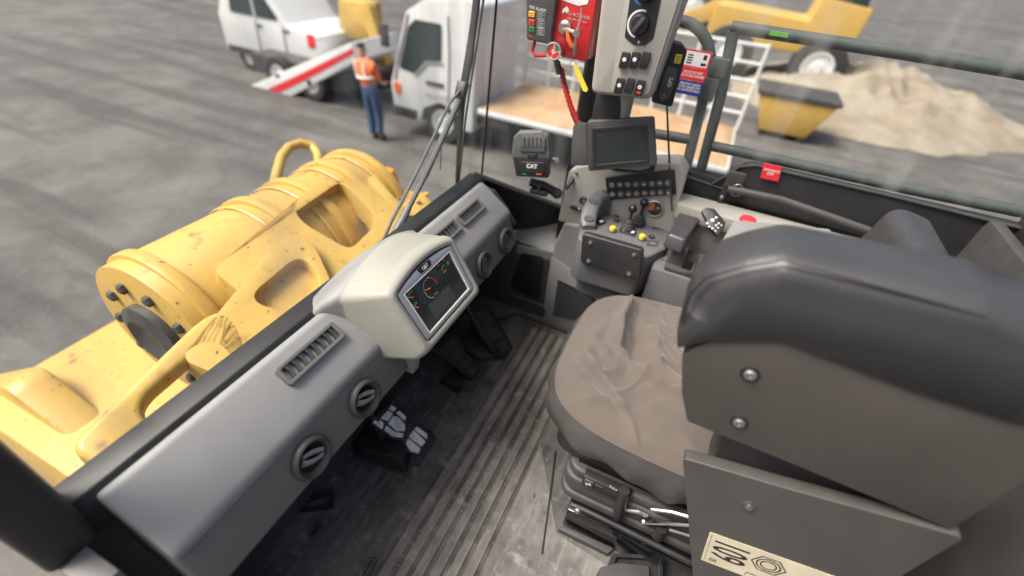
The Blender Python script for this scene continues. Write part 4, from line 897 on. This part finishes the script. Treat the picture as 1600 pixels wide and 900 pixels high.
def top_pt(u, v):
    a = 2 * math.pi * u; cx, cy = sup(a); r = v ** .8
    tap = 1 - .06 * max(0, cy * r)                     # front a little narrower
    x = SX + HX * cx * r * tap; y = SY + HY * cy * r
    z = .515 + .020 * (1 - r ** 3) - .030 * max(0, (r - .80) / .20) ** 2 - .012 * max(0, -(y - SY) / HY) + fold_h(x, y) * (1 - .88 * r ** 7)
    return Vector((x, y, z))
MB().grid(top_pt, 240, 80, True).build('cushion_cover', 'fabric_top', seat, smooth=180)
def skirt_pt(u, v):
    a = 2 * math.pi * u; p = top_pt(u, 1.0); cx, cy = sup(a)
    fw = (.006 * math.sin(a * 17 + 2 * noise.noise(Vector((cx * 3, cy * 3, 2)))) + .010 * noise.noise(Vector((cx * 5, cy * 5, v * 2.5)))) * min(1, v * 1.6)
    out = .032 * math.sin(math.pi * min(1, v * .85) * .62) - .045 * v ** 3 + fw
    nrm = Vector((cx, cy, 0)).normalized()
    zb = .345 + .012 * math.sin(a * 7) + .03 * max(0, cy)
    return Vector((p.x, p.y, 0)) + nrm * out + Vector((0, 0, p.z + (zb - p.z) * v))
MB().grid(skirt_pt, 200, 22, True).build('skirt', 'fabric_skirt', seat, smooth=180)
MB().tube([top_pt(i / 120, 1.0) + Vector((0, 0, .001)) for i in range(120)], .0022, 6, closed=True).build('seam_piping', 'thread', seat)
MB().prism(hz(0), rpoly([(.80, .12), (1.36, .12), (1.36, -.46), (.80, -.46)], .06), .30, .44).build('cushion_pan', 'black_plastic', seat, .01)
# suspension: stacked bellows, base rails
for i in range(4):
    z = .125 + i * .042; s = .006 * (i % 2)
    MB().prism(hz(0), rpoly([(.765 + s, .065 - s), (1.34, .065 - s), (1.34, -.50), (.765 + s, -.50)], .055, 6), z, z + .036).build('bellows', 'charcoal', seat, .010, 3)
MB().box(hz(0), .80, 1.30, -.48, .03, .12, .30).build('bellows_core', 'black_deep', seat)
MB().prism(hz(0), [(.735, .015), (1.34, .015), (1.34, -.50), (.735, -.50)], .0, .115).build('seat_base', 'gloss_black', seat, .006)
MB().tube([fx(.728).at(893, 788), fx(.728).at(920, 800), fx(.728).at(985, 832), fx(.728).at(1085, 882)], .009, 8).build('base_rail', 'black_plastic', seat)
P = fx(.73)
a, c = P.px(904, 794); MB().lathe(Fr(P.p(a, c, .004), (0, -1, 0), (1, 0, 0)), 0, 0, [(.011, -.01), (.011, .008), (.006, .012), (0, .012)], 12).build('bolt', 'steel', seat)
P = fx(.752)
def knob(x0, y0, x1, y1, nm='adjust_lever'):
    k = MB().tube([P.at(x0, y0), P.at(x1, y1)], [.015, .017], 14).build(nm, 'black_plastic', seat); d = P.at(x1, y1); e = (P.at(x1, y1) - P.at(x0, y0)).normalized()
    MB().tube([d, d + e * .012], [.010, .009], 8).build('lever_tip', 'steel', k)
knob(976, 766, 965, 806); knob(1034, 826, 1028, 838)
MB().tube([P.at(974, 796), P.at(1000, 800), P.at(1012, 806)], [.004, .008, .006], 8).build('link_rod', 'steel', seat)
MB().tube([P.at(1006, 816), P.at(1045, 817), P.at(1092, 821)], .007, 10).build('gas_strut', 'chrome', seat)
MB().lathe(Fr(P.at(1006, 815), (1, 0, 0), (0, 0, 1)), 0, 0, [(0, -.012), (.010, -.006), (.012, 0), (.010, .006), (0, .012)], 12).build('strut_ball', 'chrome', seat)
MB().tube([P.at(1018, 796), P.at(1050, 800), P.at(1092, 812)], .006, 8).build('link_rod', 'steel', seat)
MB().tube([P.at(1046, 828), P.at(1092, 842)], .008, 8).build('link_rod', 'black_plastic', seat)
MB().tube([P.at(1002, 772), P.at(1034, 789)], .002, 6).build('control_wire', 'chrome', seat)
a, c = P.px(920, 754); k = MB().rbox(P, a - .014, a + .014, c - .014, c + .014, -.02, .006, .004).build('weight_dial', 'charcoal', seat, .003)
for i in range(3): MB().box(P.sub(a, c, 0, 30 * i), -.008, .008, -.001, .001, .006, .0066).build('dial_print', 'white_mark', k, smooth=0)
MB().rbox(P, a + .018, a + .045, c - .012, c + .008, -.02, .002, .004).build('latch', 'black_plastic', seat, .003)
a2, c2 = P.px(958, 762); text('base_text', 'C.S.P', P, a2, c2, .002, .012, 'white_mark', seat, rot=-20)
MB().box(P, a - .02, a + .12, c - .028, c + .02, -.03, -.0005).build('dial_plate', 'black_plastic', seat, .002)
# backrest behind (mostly hidden by the side console)
MB().prism(fx(0), rpoly([(.36, .50), (.50, .50), (.585, 1.06), (.48, 1.08)], .04), -1.33, -.84).build('backrest', 'vinyl_black', seat, .03, 4)
# ------------------------------------------------------------------ padded side console of the seat
pod = thing('seat_side_console', 'bulky black padded seat side console with bolted brown panel', 'seat console', (.70, -.30, .2))
P = fx(.655)
out = [P.px(*q) for q in ((1057, 543), (1056, 520), (1064, 488), (1080, 455), (1104, 430), (1160, 413), (1221, 402))]
out += [(.40, 1.225), (.56, 1.20), (.56, 1.06), (.40, 1.055)] + [P.px(*q) for q in ((1221, 531), (1110, 531), (1075, 538))]
ctr = (.30, 1.12)
def shrink(k, dz=0): return [((a - ctr[0]) * k + ctr[0], (c - ctr[1]) * k + ctr[1] + dz) for a, c in out]
def ring3(pts, X): f = fx(X); return [f.p(a, c) for a, c in pts]
out_r = rpoly(out, [.012, .03, .06, .06, .06, .1, .1, .1, .05, .05, .1, .05, .05, .03], 4)
def scl(pts, d):           # inset an outline by a small distance along its normals
    n = len(pts); r = []
    A = sum(pts[i][0] * pts[(i + 1) % n][1] - pts[(i + 1) % n][0] * pts[i][1] for i in range(n)); sg = 1 if A > 0 else -1
    for i in range(n):
        t = Vector(pts[(i + 1) % n]) - Vector(pts[i - 1]); 
        if t.length < 1e-9: t = Vector((1, 0))
        t.normalize(); r.append((pts[i][0] - sg * t.y * d, pts[i][1] + sg * t.x * d))
    return r
def pad_ring(X, d):
    zt = 1.10; pts = scl(out_r, 1.0); r = []
    for (a, c), (a2, c2) in zip(out_r, pts):
        n_ = Vector((a2 - a, c2 - c)); n_.normalize()
        wgt = .12 if n_.y > .5 else (1.0 if n_.x > .35 else .75)
        if n_.y > .0 and n_.x > .35: wgt = .8
        if c < 1.035 and a < .14: wgt = .10
        r.append((a + n_.x * d * wgt, c + n_.y * d * wgt))
    return ring3(r, X)
prf = [(.646 + .045 * t, .045 * (1 - math.sqrt(max(0, 1 - (1 - t) ** 2)))) for t in (0, .04, .12, .25, .45, .7, 1)]
padc = loft([pad_ring(X, d) for X, d in prf] + [pad_ring(.74, .0), pad_ring(.775, .006), pad_ring(.80, .022), pad_ring(.812, .045)], 'arm_pad', 'vinyl_black', pod, True, True, 70)
MB().tube([fx(.650).at(*q) for q in ((1066, 500), (1078, 460), (1103, 434), (1160, 417), (1225, 405))] + [fx(.652).p(.40, 1.205)], .0022, 6).build('pad_seam', 'black_plastic', padc)
P = fx(.657)
pan = [P.px(*q) for q in ((1066, 556), (1084, 541), (1115, 527), (1221, 516))] + [(.60, 1.07), (.60, .80)] + [P.px(*q) for q in ((1221, 714), (1074, 655), (1066, 610))]
MB().prism(P, rpoly(pan, .008, 3), -.10, .006).build('side_panel', 'vinyl_brown', pod, .006, 3)
for x, y in ((1172, 584), (1155, 659)):
    a, c = P.px(x, y, .006); s = MB().lathe(P, a, c, [(.016, .0062), (.016, .008), (.013, .0085), (.012, .007), (0, .007)], 22).build('bolt_recess', 'black_plastic', pod)
    MB().lathe(P, a, c, [(.011, .007), (.011, .011), (.008, .0135), (.0045, .0135), (.004, .010), (0, .010)], 18).build('bolt', 'steel', s)
MB().prism(fx(.70), [(.25, .60), (.60, .60), (.60, .85), (.22, .85)], -.10, 0).build('inner_core', 'charcoal', pod, .01)
P = fx(.652)
pl_ = [P.px(*q) for q in ((1067, 712), (1221, 757))] + [(.62, .80), (.62, .10), (.385, .10)] + [P.px(*q) for q in ((1083, 895),)]
pl_ = pl_[::-1]
MB().prism(P, rpoly(pl_, .010, 3), -.022, .006).build('side_plate', 'plate_grey', pod, .007, 4)
a, c = P.px(1170, 791, .007); s = MB().lathe(P, a, c, [(.015, .0062), (.015, .008), (.012, .0085), (.0, .0085)], 22).build('bolt_recess', 'charcoal', pod); MB().lathe(P, a, c, [(.008, .008), (.008, .012), (.004, .0135), (0, .0125)], 16).build('bolt', 'steel', s)
L0 = Vector(P.px(1109, 831, .007)); L1 = Vector(P.px(1221, 871, .007)); L2 = Vector(P.px(1100, 876, .007))
ang = math.degrees(math.atan2((L1 - L0).y, (L1 - L0).x)); Lf = P.sub(L0.x, L0.y, .0066, ang); hh = (L2 - L0).length; ww = (L1 - L0).length
lb = MB().prism(Lf, rect(0, ww + .12, -hh, 0), 0, .0008).build('number_label', 'label_cream', pod)
text('label_text', '109', Lf, ww * .33, -hh * .42, .001, ww * .72, 'black_ink', lb, rot=-90, bold=.001, sx=hh * .74 / (1.75 * ww * .72))
text('label_text', '05', Lf, ww * .16, -hh * .86, .001, ww * .16, 'black_ink', lb, rot=-90, sx=.7)
MB().box(Lf, .006, .0068, -hh * .95, -hh * .05, .0009, .0012).build('label_line', 'black_ink', lb, smooth=0)
hc = [(ww * .90 + hh * .27 * math.cos(R_(60 * i)), -hh * .38 + hh * .27 * math.sin(R_(60 * i))) for i in range(6)]
hi_ = [(ww * .90 + hh * .245 * math.cos(R_(60 * i)), -hh * .38 + hh * .245 * math.sin(R_(60 * i))) for i in range(6)]
MB().frame(Lf, hc, hi_, .0009, .0012).build('label_emblem', 'black_ink', lb)
for r in (.19, .13): MB().frame(Lf, circ(ww * .90, -hh * .38, hh * r, 20), circ(ww * .90, -hh * .38, hh * (r - .025), 20), .0009, .0012).build('label_emblem', 'black_ink', lb)
MB().box(Lf, ww * .66, ww * .85, -hh * .85, -hh * .83, .0009, .0012).box(Lf, ww * .66, ww * .67, -hh * .95, -hh * .83, .0009, .0012).build('label_mark', 'black_ink', lb)

# ------------------------------------------------------------------ floor tray and step plate by the seat base
tr = thing('floor_tray', 'black moulded open tray on the floor beside the seat base', 'tray', hz(0).at(990, 890))
Hh = hz(.055); o4 = Hh.pl([(958, 864), (1036, 867), (1036, 950), (930, 950)]); i4 = Hh.pl([(964, 870), (1029, 873), (1027, 940), (940, 940)])
MB().frame(Hh, rpoly(o4, .006, 3), rpoly(i4, .005, 3), -.05, 0).build('rim', 'black_plastic', tr, .003)
MB().prism(Hh, rpoly(i4, .004, 3), -.05, -.018).build('bottom', 'black_plastic', tr)
Hh2 = hz(.03); MB().prism(Hh2, rpoly(Hh2.pl([(934, 893), (960, 886), (1010, 890), (1010, 950), (925, 950)]), .01, 3), -.02, .034).build('latch_lip', 'charcoal', tr, .006, 3)
sp = MB().prism(hz(0), rpoly(hz(.02).pl([(871, 827), (878, 822), (958, 858), (950, 866)]), .004), .004, .028).build('step_plate', 'charcoal', None, .003, loc=hz(0).at(910, 845))
tag(sp, 'dark grey floor strip in front of the seat base', 'floor strip')

# ------------------------------------------------------------------ the machine's yellow front frame outside the windshield
ld = thing('loader_front_frame', 'yellow steel loader front frame with arched openings below the windshield', 'loader frame', (1.4, 1.9, -.6))
d = ray(560, 400).normalized(); LF = Fr(CAMLOC + d * 2.05, (1, 0, 0), (0, .93, .38))
def arch_plate(name, outer, inner, th, r0, r1, c=0):
    b = MB().frame(LF, rpoly(LF.pl(outer, c), r0, 10), rpoly(LF.pl(inner, c), r1, 10), c - th, c)
    return b.build(name, 'loader_yellow', ld, .02, 3, smooth=50)
arch_plate('arch_plate', [(505, 560), (640, 352), (556, 266), (330, 420)], [(547, 391), (594, 345), (520, 268), (440, 330)], .10, [.02, .12, .30, .05], [.05, .09, .25, .2])
arch_plate('arch_plate', [(470, 640), (538, 485), (470, 335), (280, 560)], [(468, 492), (508, 440), (470, 395), (380, 470)], .08, [.02, .2, .3, .05], [.06, .12, .16, .1], .05)
arch_plate('arch_plate', [(300, 800), (420, 620), (360, 450), (100, 700)], [(290, 690), (370, 590), (330, 530), (200, 640)], .08, [.02, .2, .3, .05], [.06, .12, .16, .1], .05)
cc = LF.at(520, 352, -.36); ax = Vector((1, .0, .0))
tf = Fr(cc, (0, 1, 0), (0, 0, 1))
MB().cyl(tf, 0, 0, -.95, .26, .31, n=48).build('cross_tube', 'loader_yellow', ld, .006)
for x in (-.90, -.42, -.20, .04, .22): MB().cyl(tf, 0, 0, x, x + .05, .33, n=48).build('tube_rim', 'loader_yellow', ld, .008)
MB().prism(LF, rpoly(LF.pl([(470, 300), (530, 255), (600, 285), (640, 350), (530, 470), (400, 520)], -.55), .05), -.62, -.56).build('back_plate', 'dark_steel', ld)
# grey hydraulic hoses glimpsed in the lower opening
for k in range(4): MB().tube([LF.at(440 + 18 * k, 400 + 5 * k, -.34), LF.at(455 + 14 * k, 445, -.38), LF.at(462 + 10 * k, 500, -.36)], .024, 10).build('hydraulic_hose', 'dark_steel', ld)
# counter box at the right with bolts
def px_box(name, quad, th, c, bev=.012):
    o = MB().prism(LF, LF.pl(quad, c), c - th, c).build(name, 'loader_yellow', ld, bev, 2); return o
bxq = px_box('bolted_box', [(622, 420), (676, 372), (670, 300), (600, 292), (560, 330)], .35, -.12)
b2q = px_box('bolted_cover', [(632, 352), (690, 345), (676, 316), (662, 298), (628, 318)], .05, -.06)
px_box('side_lug', [(680, 318), (702, 317), (690, 340), (674, 350)], .10, -.14)
px_box('edge_flange', [(576, 276), (586, 272), (640, 335), (626, 345)], .16, -.02, .006)
for x, y in ((652, 316), (666, 305), (640, 338), (676, 338)): MB().lathe(LF, *LF.px(x, y, -.06), [(.014, -.06), (.014, -.046), (.010, -.042), (0, -.042)], 8).build('bolt', 'loader_yellow', ld)
for i in range(3):
    for j in range(2): MB().cyl(LF, *LF.px(618 + 6 * i, 312 + 7 * j, -.119), -.1199, -.1185, .009, n=10).build('vent_hole', 'dark_steel', ld)
for k in range(10):
    t = R_(36 * k); MB().lathe(Fr(tf.p(.22 * math.cos(t), .22 * math.sin(t), -.95), (0, -1, 0), (0, 0, 1)), 0, 0, [(.022, -.002), (.022, .014), (.014, .02), (0, .02)], 6).build('bolt', 'dark_steel', ld)
MB().lathe(Fr(tf.p(0, 0, -.95), (0, -1, 0), (0, 0, 1)), 0, 0, [(.15, -.01), (.15, .03), (.10, .045), (.06, .03), (0, .03)], 28).build('pin_cap', 'dark_steel', ld)
for x in (-.47, -.25, -.01, .17, .27): MB().lathe(tf, 0, 0, [(.318, x - .008), (.3225, x), (.318, x + .008)], 48).build('weld_bead', 'loader_yellow', ld)
MB().prism(fx(.42), rpoly([(-1.5, -1.3), (-2.9, -.55), (-4.4, -1.5), (-4.3, -1.9), (-3.0, -1.15), (-1.6, -2.0)], .15), -.09, .09).build('lift_arm', 'loader_yellow', ld, .03)
MB().prism(fx(0), [(-3.2, -2.1), (-1.2, -2.1), (-1.2, -.75), (-3.2, -.75)], -1.35, -.2).build('frame_body', 'loader_yellow', ld, .03)
bc = thing('orange_beacon', 'small orange beacon lamp on the yellow front frame', 'beacon', LF.at(606, 290, -.3))
fb2 = Fr(LF.at(606, 290, -.3), (1, 0, 0), (0, 1, 0)); MB().lathe(fb2, 0, 0, [(.07, -.05), (.07, .0), (.06, .07), (.04, .10), (0, .11)], 18).build('lens', 'beacon', bc); MB().cyl(fb2, 0, 0, -.2, -.05, .075, n=18).build('base', 'loader_yellow', bc)
hn = thing('access_handrail', 'yellow bent tubular handrail on the machine at left', 'handrail', LF.at(478, 290, -.6))
MB().tube([LF.at(470, 285, -.7), LF.at(492, 275, -.7), LF.at(499, 256, -.7), LF.at(497, 240, -.7), LF.at(488, 228, -.7), LF.at(470, 224, -.7), LF.at(452, 230, -.7), LF.at(440, 245, -.7), LF.at(425, 300, -.7)], .032, 12).build('tube', 'loader_yellow', hn)

# ------------------------------------------------------------------ white truck
def wheel(par, x, y, r, w=.25, face=-1):
    f = Fr((x, y, GZ + r), (0, -1, 0), (0, 0, 1))
    t = MB().lathe(f, 0, 0, [(r * .58, -w), (r * .9, -w), (r, -w + .04), (r, -.04), (r * .92, 0), (r * .60, .0), (r * .58, -.03)], 32).build('wheel', 'tyre', par)
    MB().lathe(f, 0, 0, [(r * .58, -.02), (r * .50, -.01), (r * .46, -.07), (r * .22, -.06), (r * .18, .02), (0, .02)], 24).build('rim', 'truck_white', t)
tk = thing('white_truck', 'white cab-over light truck parked in the yard beyond the windshield', 'truck', (9.1, 4.5, GZ))
P = fx(8.1)
cab = rpoly([(-6.15, -1.95), (-5.55, -1.95), (-5.45, -1.65), (-5.05, -1.45), (-4.62, -1.6), (-4.55, -1.9), (-4.3, -1.9), (-4.25, .30), (-4.5, .42), (-5.35, .28), (-5.75, .05), (-6.10, -.95), (-6.22, -1.3)], [.08, .02, .05, .2, .05, .02, .02, .15, .15, .2, .15, .1, .1], 4)
MB().prism(P, cab, -1.95, 0).build('cab', 'truck_white', tk, .06, 3)
win = rpoly([(-5.98, -.95), (-5.62, -1.0), (-5.35, -.72), (-5.0, -.68), (-4.98, -.05), (-5.55, -.05), (-5.72, -.2)], .05)
MB().prism(P, win, .0, .012).build('side_window', 'truck_glass', tk)
MB().prism(P, rpoly([(-5.35, -1.15), (-4.95, -1.15), (-4.95, -1.08), (-5.35, -1.08)], .01), .0, .02).build('door_handle', 'dark_steel', tk)
MB().tube([P.p(-4.85, -1.5, .01), P.p(-4.82, -.6, .01), P.p(-4.84, .1, .01)], .012, 6).build('door_gap', 'dark_steel', tk)
MB().prism(P, rpoly([(-6.12, -1.45), (-5.98, -1.45), (-5.98, -1.25), (-6.14, -1.25)], .02), .0, .02).build('indicator', 'orange', tk)
MB().box(P, -6.2, -5.6, -1.92, -1.72, .0, .012).build('bumper', 'dark_steel', tk, .005)
fw_ = Fr((8.2, 5.92, -.45), (1, 0, 0), (0, -.36, 1)); fw_ = Fr(fw_.o, (-1, 0, 0), fw_.v)
MB().tube([P.p(-5.70, .02, .01), P.p(-6.02, -.90, .01), P.p(-6.10, -1.2, .01)], .012, 6).build('door_gap', 'dark_steel', tk)
MB().tube([P.p(-5.6, -1.05, .01), P.p(-5.3, -.76, .01), P.p(-4.95, -.72, .01)], .010, 6).build('window_rubber', 'dark_steel', tk)
MB().box(P, -5.4, -4.7, -1.38, -1.28, .001, .01).build('side_stripe', 'pale_print', tk)
MB().box(P, -6.30, -6.12, -.6, -.2, .05, .12).build('mirror', 'dark_steel', tk, .02)
MB().box(P, -4.5, -3.6, -1.75, -1.6, -1.6, -.2).build('chassis', 'dark_steel', tk)
MB().box(P, -4.2, .55, -1.50, -1.40, -2.35, .0).build('tray_deck', 'truck_white', tk, .02)
b = MB(); b.grid(lambda u, v: P.p(-4.15 + 4.65 * u, -1.385 + (.16 * math.sin(math.pi * u) ** .5 * math.sin(math.pi * v) ** .5) * (1 + .6 * noise.noise(Vector((u * 9, v * 4, 2)))), -2.3 + 2.27 * v), 60, 24)
b.build('load', 'sand', tk)
for zz in (-1.1, -.8, -.5, -.2, .1): MB().tube([P.p(-4.2, zz, -2.3), P.p(.55, zz, -2.3)], .028, 8).build('tray_rail', 'truck_white', tk)
for i in range(9): MB().tube([P.p(-4.2 + .594 * i, -1.4, -2.3), P.p(-4.2 + .594 * i, .15, -2.3)], .034, 8).build('tray_post', 'truck_white', tk)
MB().box(P, -4.3, .5, -1.72, -1.50, -1.6, -.5).build('chassis', 'dark_steel', tk)
wheel(tk, 8.14, 5.03, .44); wheel(tk, 8.16, .9, .42)
# white tilt-tray with a red stripe at left
ft = thing('striped_trailer', 'white sloping trailer with a red stripe behind the worker', 'trailer', (9.2, 9.0, GZ))
P = fx(8.5)
MB().prism(P, rpoly(P.pl([(330, 215), (475, 140), (556, 96), (548, 66), (475, 98), (330, 160)]), .03), -1.6, 0).build('side_board', 'truck_white', ft, .02)
MB().prism(P, P.pl([(330, 196), (475, 126), (553, 84), (551, 75), (475, 113), (330, 180)], .005), .002, .01).build('stripe', 'red_sign', ft)
MB().box(P, -11.0, -8.0, -2.0, -1.6, -1.4, -.3).build('chassis', 'dark_steel', ft)
wheel(ft, 8.52, 8.9, .42); wheel(ft, 8.52, 9.9, .42)
uv = thing('parked_ute', 'white parked vehicle with red tail light at the far left', 'car', (9.6, 10.5, GZ))
P = fx(9.4)
MB().prism(P, rpoly([(-12.6, -1.9), (-9.4, -1.9), (-9.35, -1.1), (-10.2, -.95), (-10.7, -.35), (-12.2, -.3), (-12.6, -1.0)], .12), -1.8, 0).build('body', 'truck_white', uv, .05, 3)
MB().prism(P, rpoly([(-12.1, -.9), (-10.45, -.9), (-10.8, -.45), (-12.0, -.42)], .06), .0, .012).build('window', 'truck_glass', uv)
for a in (-11.3, -10.4): MB().tube([P.p(a, -1.75, .01), P.p(a + .02, -1.0, .01)], .012, 6).build('door_gap', 'dark_steel', uv)
MB().box(P, -11.28, -11.22, -.92, -.43, .005, .02).build('window_pillar', 'truck_white', uv)
MB().box(P, -12.5, -9.45, -1.88, -1.72, .0, .02).build('side_skirt', 'dark_steel', uv)
for a in (-11.1, -10.2): MB().box(P, a - .15, a, -1.12, -1.06, .0, .03).build('door_handle', 'dark_steel', uv, .01)
MB().box(P, -9.62, -9.38, -1.35, -1.05, .0, .03).build('tail_light', 'red_sign', uv, .01)
wheel(uv, 9.44, 10.1, .36); wheel(uv, 9.44, 11.9, .36)
ym = thing('yellow_excavator', 'yellow digger arm standing behind the worker', 'digger', (10.5, 8.3, GZ))
P = fx(10.2)
MB().prism(P, rpoly([(-8.9, -.5), (-8.3, -.35), (-7.9, -1.6), (-8.1, -1.75), (-8.5, -.85), (-8.85, -.75)], .05), -.3, 0).build('boom', 'loader_yellow', ym, .03)
MB().prism(P, rpoly([(-9.6, -1.3), (-8.7, -1.2), (-8.7, -.4), (-9.5, -.4)], .08), -1.0, -.3).build('cabin', 'loader_yellow', ym, .04)
MB().prism(P, rpoly([(-10, -2.3), (-8.2, -2.3), (-8.2, -1.8), (-10, -1.8)], .2), -1.2, -.1).build('track', 'tyre', ym, .03)
# ------------------------------------------------------------------ machines beyond the right window
def digger(name, label, x, y, s=1):
    t = thing(name, label, 'machine', (x, y, GZ))
    P = fx(x); g = lambda pts: [(a * s - y, GZ + c * s) for a, c in pts]
    MB().prism(P, rpoly(g([(-1.8, .9), (1.6, .9), (1.7, 2.0), (.6, 2.1), (.5, 1.6), (-1.7, 1.7)]), .08), -1.6 * s, 0).build('body', 'loader_yellow', t, .05, 3)
    MB().prism(P, rpoly(g([(.55, 1.6), (1.6, 1.6), (1.5, 3.0), (.7, 3.0)]), .08), -1.4 * s, -.1).build('cabin', 'truck_glass', t, .04)
    MB().prism(P, rpoly(g([(-1.7, 1.3), (-3.4, .5), (-3.5, .8), (-1.7, 1.75)]), .05), -.9 * s, -.5 * s).build('arm', 'loader_yellow', t, .03)
    MB().prism(P, rpoly(g([(-3.3, .05), (-4.2, .05), (-4.1, .25), (-3.5, 1.0), (-3.2, .9)]), .05), -1.8 * s, .2 * s).build('bucket', 'dark_steel', t, .03)
    for a in (-1.1, 1.1): wheel(t, x - .1, y - a * s, .65 * s, .5)
digger('yellow_loader', 'blurred yellow wheel loader parked beyond the right window', 19, -1.2, 1.3)
sk_ = thing('yellow_skip', 'small yellow steel skip standing on the rubble beyond the right window', 'skip', (13.6, -1.6, GZ))
P = fx(13.4)
MB().prism(P, [(1.2, GZ + .15), (2.3, GZ + .15), (2.7, GZ + 1.0), (.9, GZ + 1.0)], -1.2, 0).build('bin', 'loader_yellow', sk_, .03)
MB().box(P, .85, 2.75, GZ + .98, GZ + 1.08, -1.25, .05).build('rim', 'dark_steel', sk_, .02)
for a in (1.3, 2.2): MB().box(P, a - .06, a + .06, GZ, GZ + .16, -1.1, -.05).build('skid', 'dark_steel', sk_)
digger('yellow_backhoe', 'second blurred yellow machine farther back at the right', 30, 4.5, 1.5)

# ------------------------------------------------------------------ worker
wk = thing('person', 'person in orange high-visibility vest and blue jeans seen from behind', 'person', (7.5, 6.25, GZ))
def skinmesh(name, verts, edges, m, root=0, sub=2):
    me = bpy.data.meshes.new(name); me.from_pydata([v[0] for v in verts], edges, []); o = bpy.data.objects.new(name, me); COL.objects.link(o)
    md = o.modifiers.new('s', 'SKIN'); md.use_smooth_shade = True
    for i, v in enumerate(verts):
        r = v[1] if isinstance(v[1], tuple) else (v[1], v[1]); me.skin_vertices[0].data[i].radius = r; me.skin_vertices[0].data[i].use_root = (i == root)
    o.modifiers.new('u', 'SUBSURF').levels = sub
    dg = bpy.context.evaluated_depsgraph_get(); n = bpy.data.meshes.new_from_object(o.evaluated_get(dg)); bpy.data.objects.remove(o)
    n.name = name; n.materials.clear(); n.materials.append(M[m]); n.shade_smooth()
    r = bpy.data.objects.new(name, n); COL.objects.link(r); r.parent = wk; return r
def person_joints(k=0):
    # local frame: +Y forward of the loader; the worker faces +X and leans towards +Y
    J = {'pel': ((0, .02, .98), .125), 'waist': ((.02, .06, 1.14), .125), 'chest': ((.05, .13, 1.36), .15), 'neck': ((.07, .19, 1.52), .065), 'head': ((.11, .22, 1.66), .095), 'crown': ((.11, .23, 1.76), .085),
         'hl': ((0, .10, .94), .10), 'kl': ((.03, .10, .52), .075), 'al': ((-.02, .06, .10), .052), 'fl': ((.14, .07, .04), .045),
         'hr': ((0, -.08, .94), .10), 'kr': ((.04, -.10, .52), .075), 'ar': ((-.01, -.12, .10), .052), 'fr': ((.15, -.12, .04), .045),
         'sl': ((.05, .32, 1.42), .065), 'el': ((.16, .40, 1.18), .05), 'wl': ((.36, .34, 1.10), .036), 'dl': ((.46, .32, 1.10), .034),
         'sr': ((.05, -.06, 1.42), .065), 'er': ((.10, -.14, 1.16), .05), 'wr': ((.30, -.08, 1.06), .036), 'dr': ((.40, -.05, 1.06), .034)}
    return J
J = person_joints()
def sk(names, pairs, grow=0): return [(J[n][0], J[n][1] + grow) for n in names], [(names.index(a), names.index(b)) for a, b in pairs]
allE = [('pel', 'waist'), ('waist', 'chest'), ('chest', 'neck'), ('neck', 'head'), ('head', 'crown'), ('pel', 'hl'), ('hl', 'kl'), ('kl', 'al'), ('al', 'fl'), ('pel', 'hr'), ('hr', 'kr'), ('kr', 'ar'), ('ar', 'fr'),
        ('chest', 'sl'), ('sl', 'el'), ('el', 'wl'), ('wl', 'dl'), ('chest', 'sr'), ('sr', 'er'), ('er', 'wr'), ('wr', 'dr')]
nm = list(J); v, e = sk(nm, allE); skinmesh('body', v, e, 'skin', 0)
n2 = ['pel', 'waist', 'hl', 'kl', 'al', 'hr', 'kr', 'ar']; v, e = sk(n2, [('pel', 'waist'), ('pel', 'hl'), ('hl', 'kl'), ('kl', 'al'), ('pel', 'hr'), ('hr', 'kr'), ('kr', 'ar')], .018); skinmesh('jeans', v, e, 'denim', 0)
n3 = ['pel', 'waist', 'chest', 'neck', 'sl', 'el', 'sr', 'er']; v, e = sk(n3, [('pel', 'waist'), ('waist', 'chest'), ('chest', 'neck'), ('chest', 'sl'), ('sl', 'el'), ('chest', 'sr'), ('sr', 'er')], .022); skinmesh('vest', v, e, 'hivis', 0)
for w in (('al', 'fl'), ('ar', 'fr')): v, e = sk(list(w), [w], .02); skinmesh('boot', v, e, 'dark_cloth', 0)
v, e = sk(['head', 'crown'], [('head', 'crown')], .012); v = [((a[0] - .015, a[1], a[2] + .04), r) for a, r in v]; skinmesh('hair', v, e, 'dark_cloth', 0)
base = world_loc(wk)
hd = base + Vector(J['head'][0])
for sgn in (-1, 1): MB().lathe(Fr(hd + Vector((0, sgn * .098, .01)), (1, 0, 0), (0, 0, 1)), 0, 0, [(0, -.012), (.022, -.008), (.028, 0), (.022, .008), (0, .012)], 10).build('ear', 'skin', wk)
MB().tube([hd + Vector((.09, 0, .03)), hd + Vector((.118, 0, -.005)), hd + Vector((.10, 0, -.015))], [.010, .016, .010], 8).build('nose', 'skin', wk)
MB().tube([base + Vector((.035 + .185 * math.cos(t * .314), .095 + .185 * math.sin(t * .314), 1.24 + .012 * math.cos(t * .3))) for t in range(20)], .024, 8, closed=True).build('reflective_band', 'reflective', wk)
for s in (-.10, .10):
    MB().tube([base + Vector((-.11, .10 + s, 1.22)), base + Vector((-.105, .14 + s, 1.36)), base + Vector((-.04, .17 + s, 1.50))], .018, 8).build('reflective_strap', 'reflective', wk)
for k in ('dl', 'dr'):
    h = base + Vector(J[k][0])
    for i in range(4): MB().tube([h + Vector((.0, -.03 + .02 * i, .0)), h + Vector((.05, -.03 + .02 * i, -.005)), h + Vector((.08 - .006 * abs(i - 1), -.028 + .019 * i, -.03))], [.011, .010, .007], 6).build('finger', 'skin', wk)
    MB().tube([h + Vector((-.03, .03, .0)), h + Vector((.02, .055, -.01)), h + Vector((.045, .055, -.025))], [.012, .011, .008], 6).build('thumb', 'skin', wk)
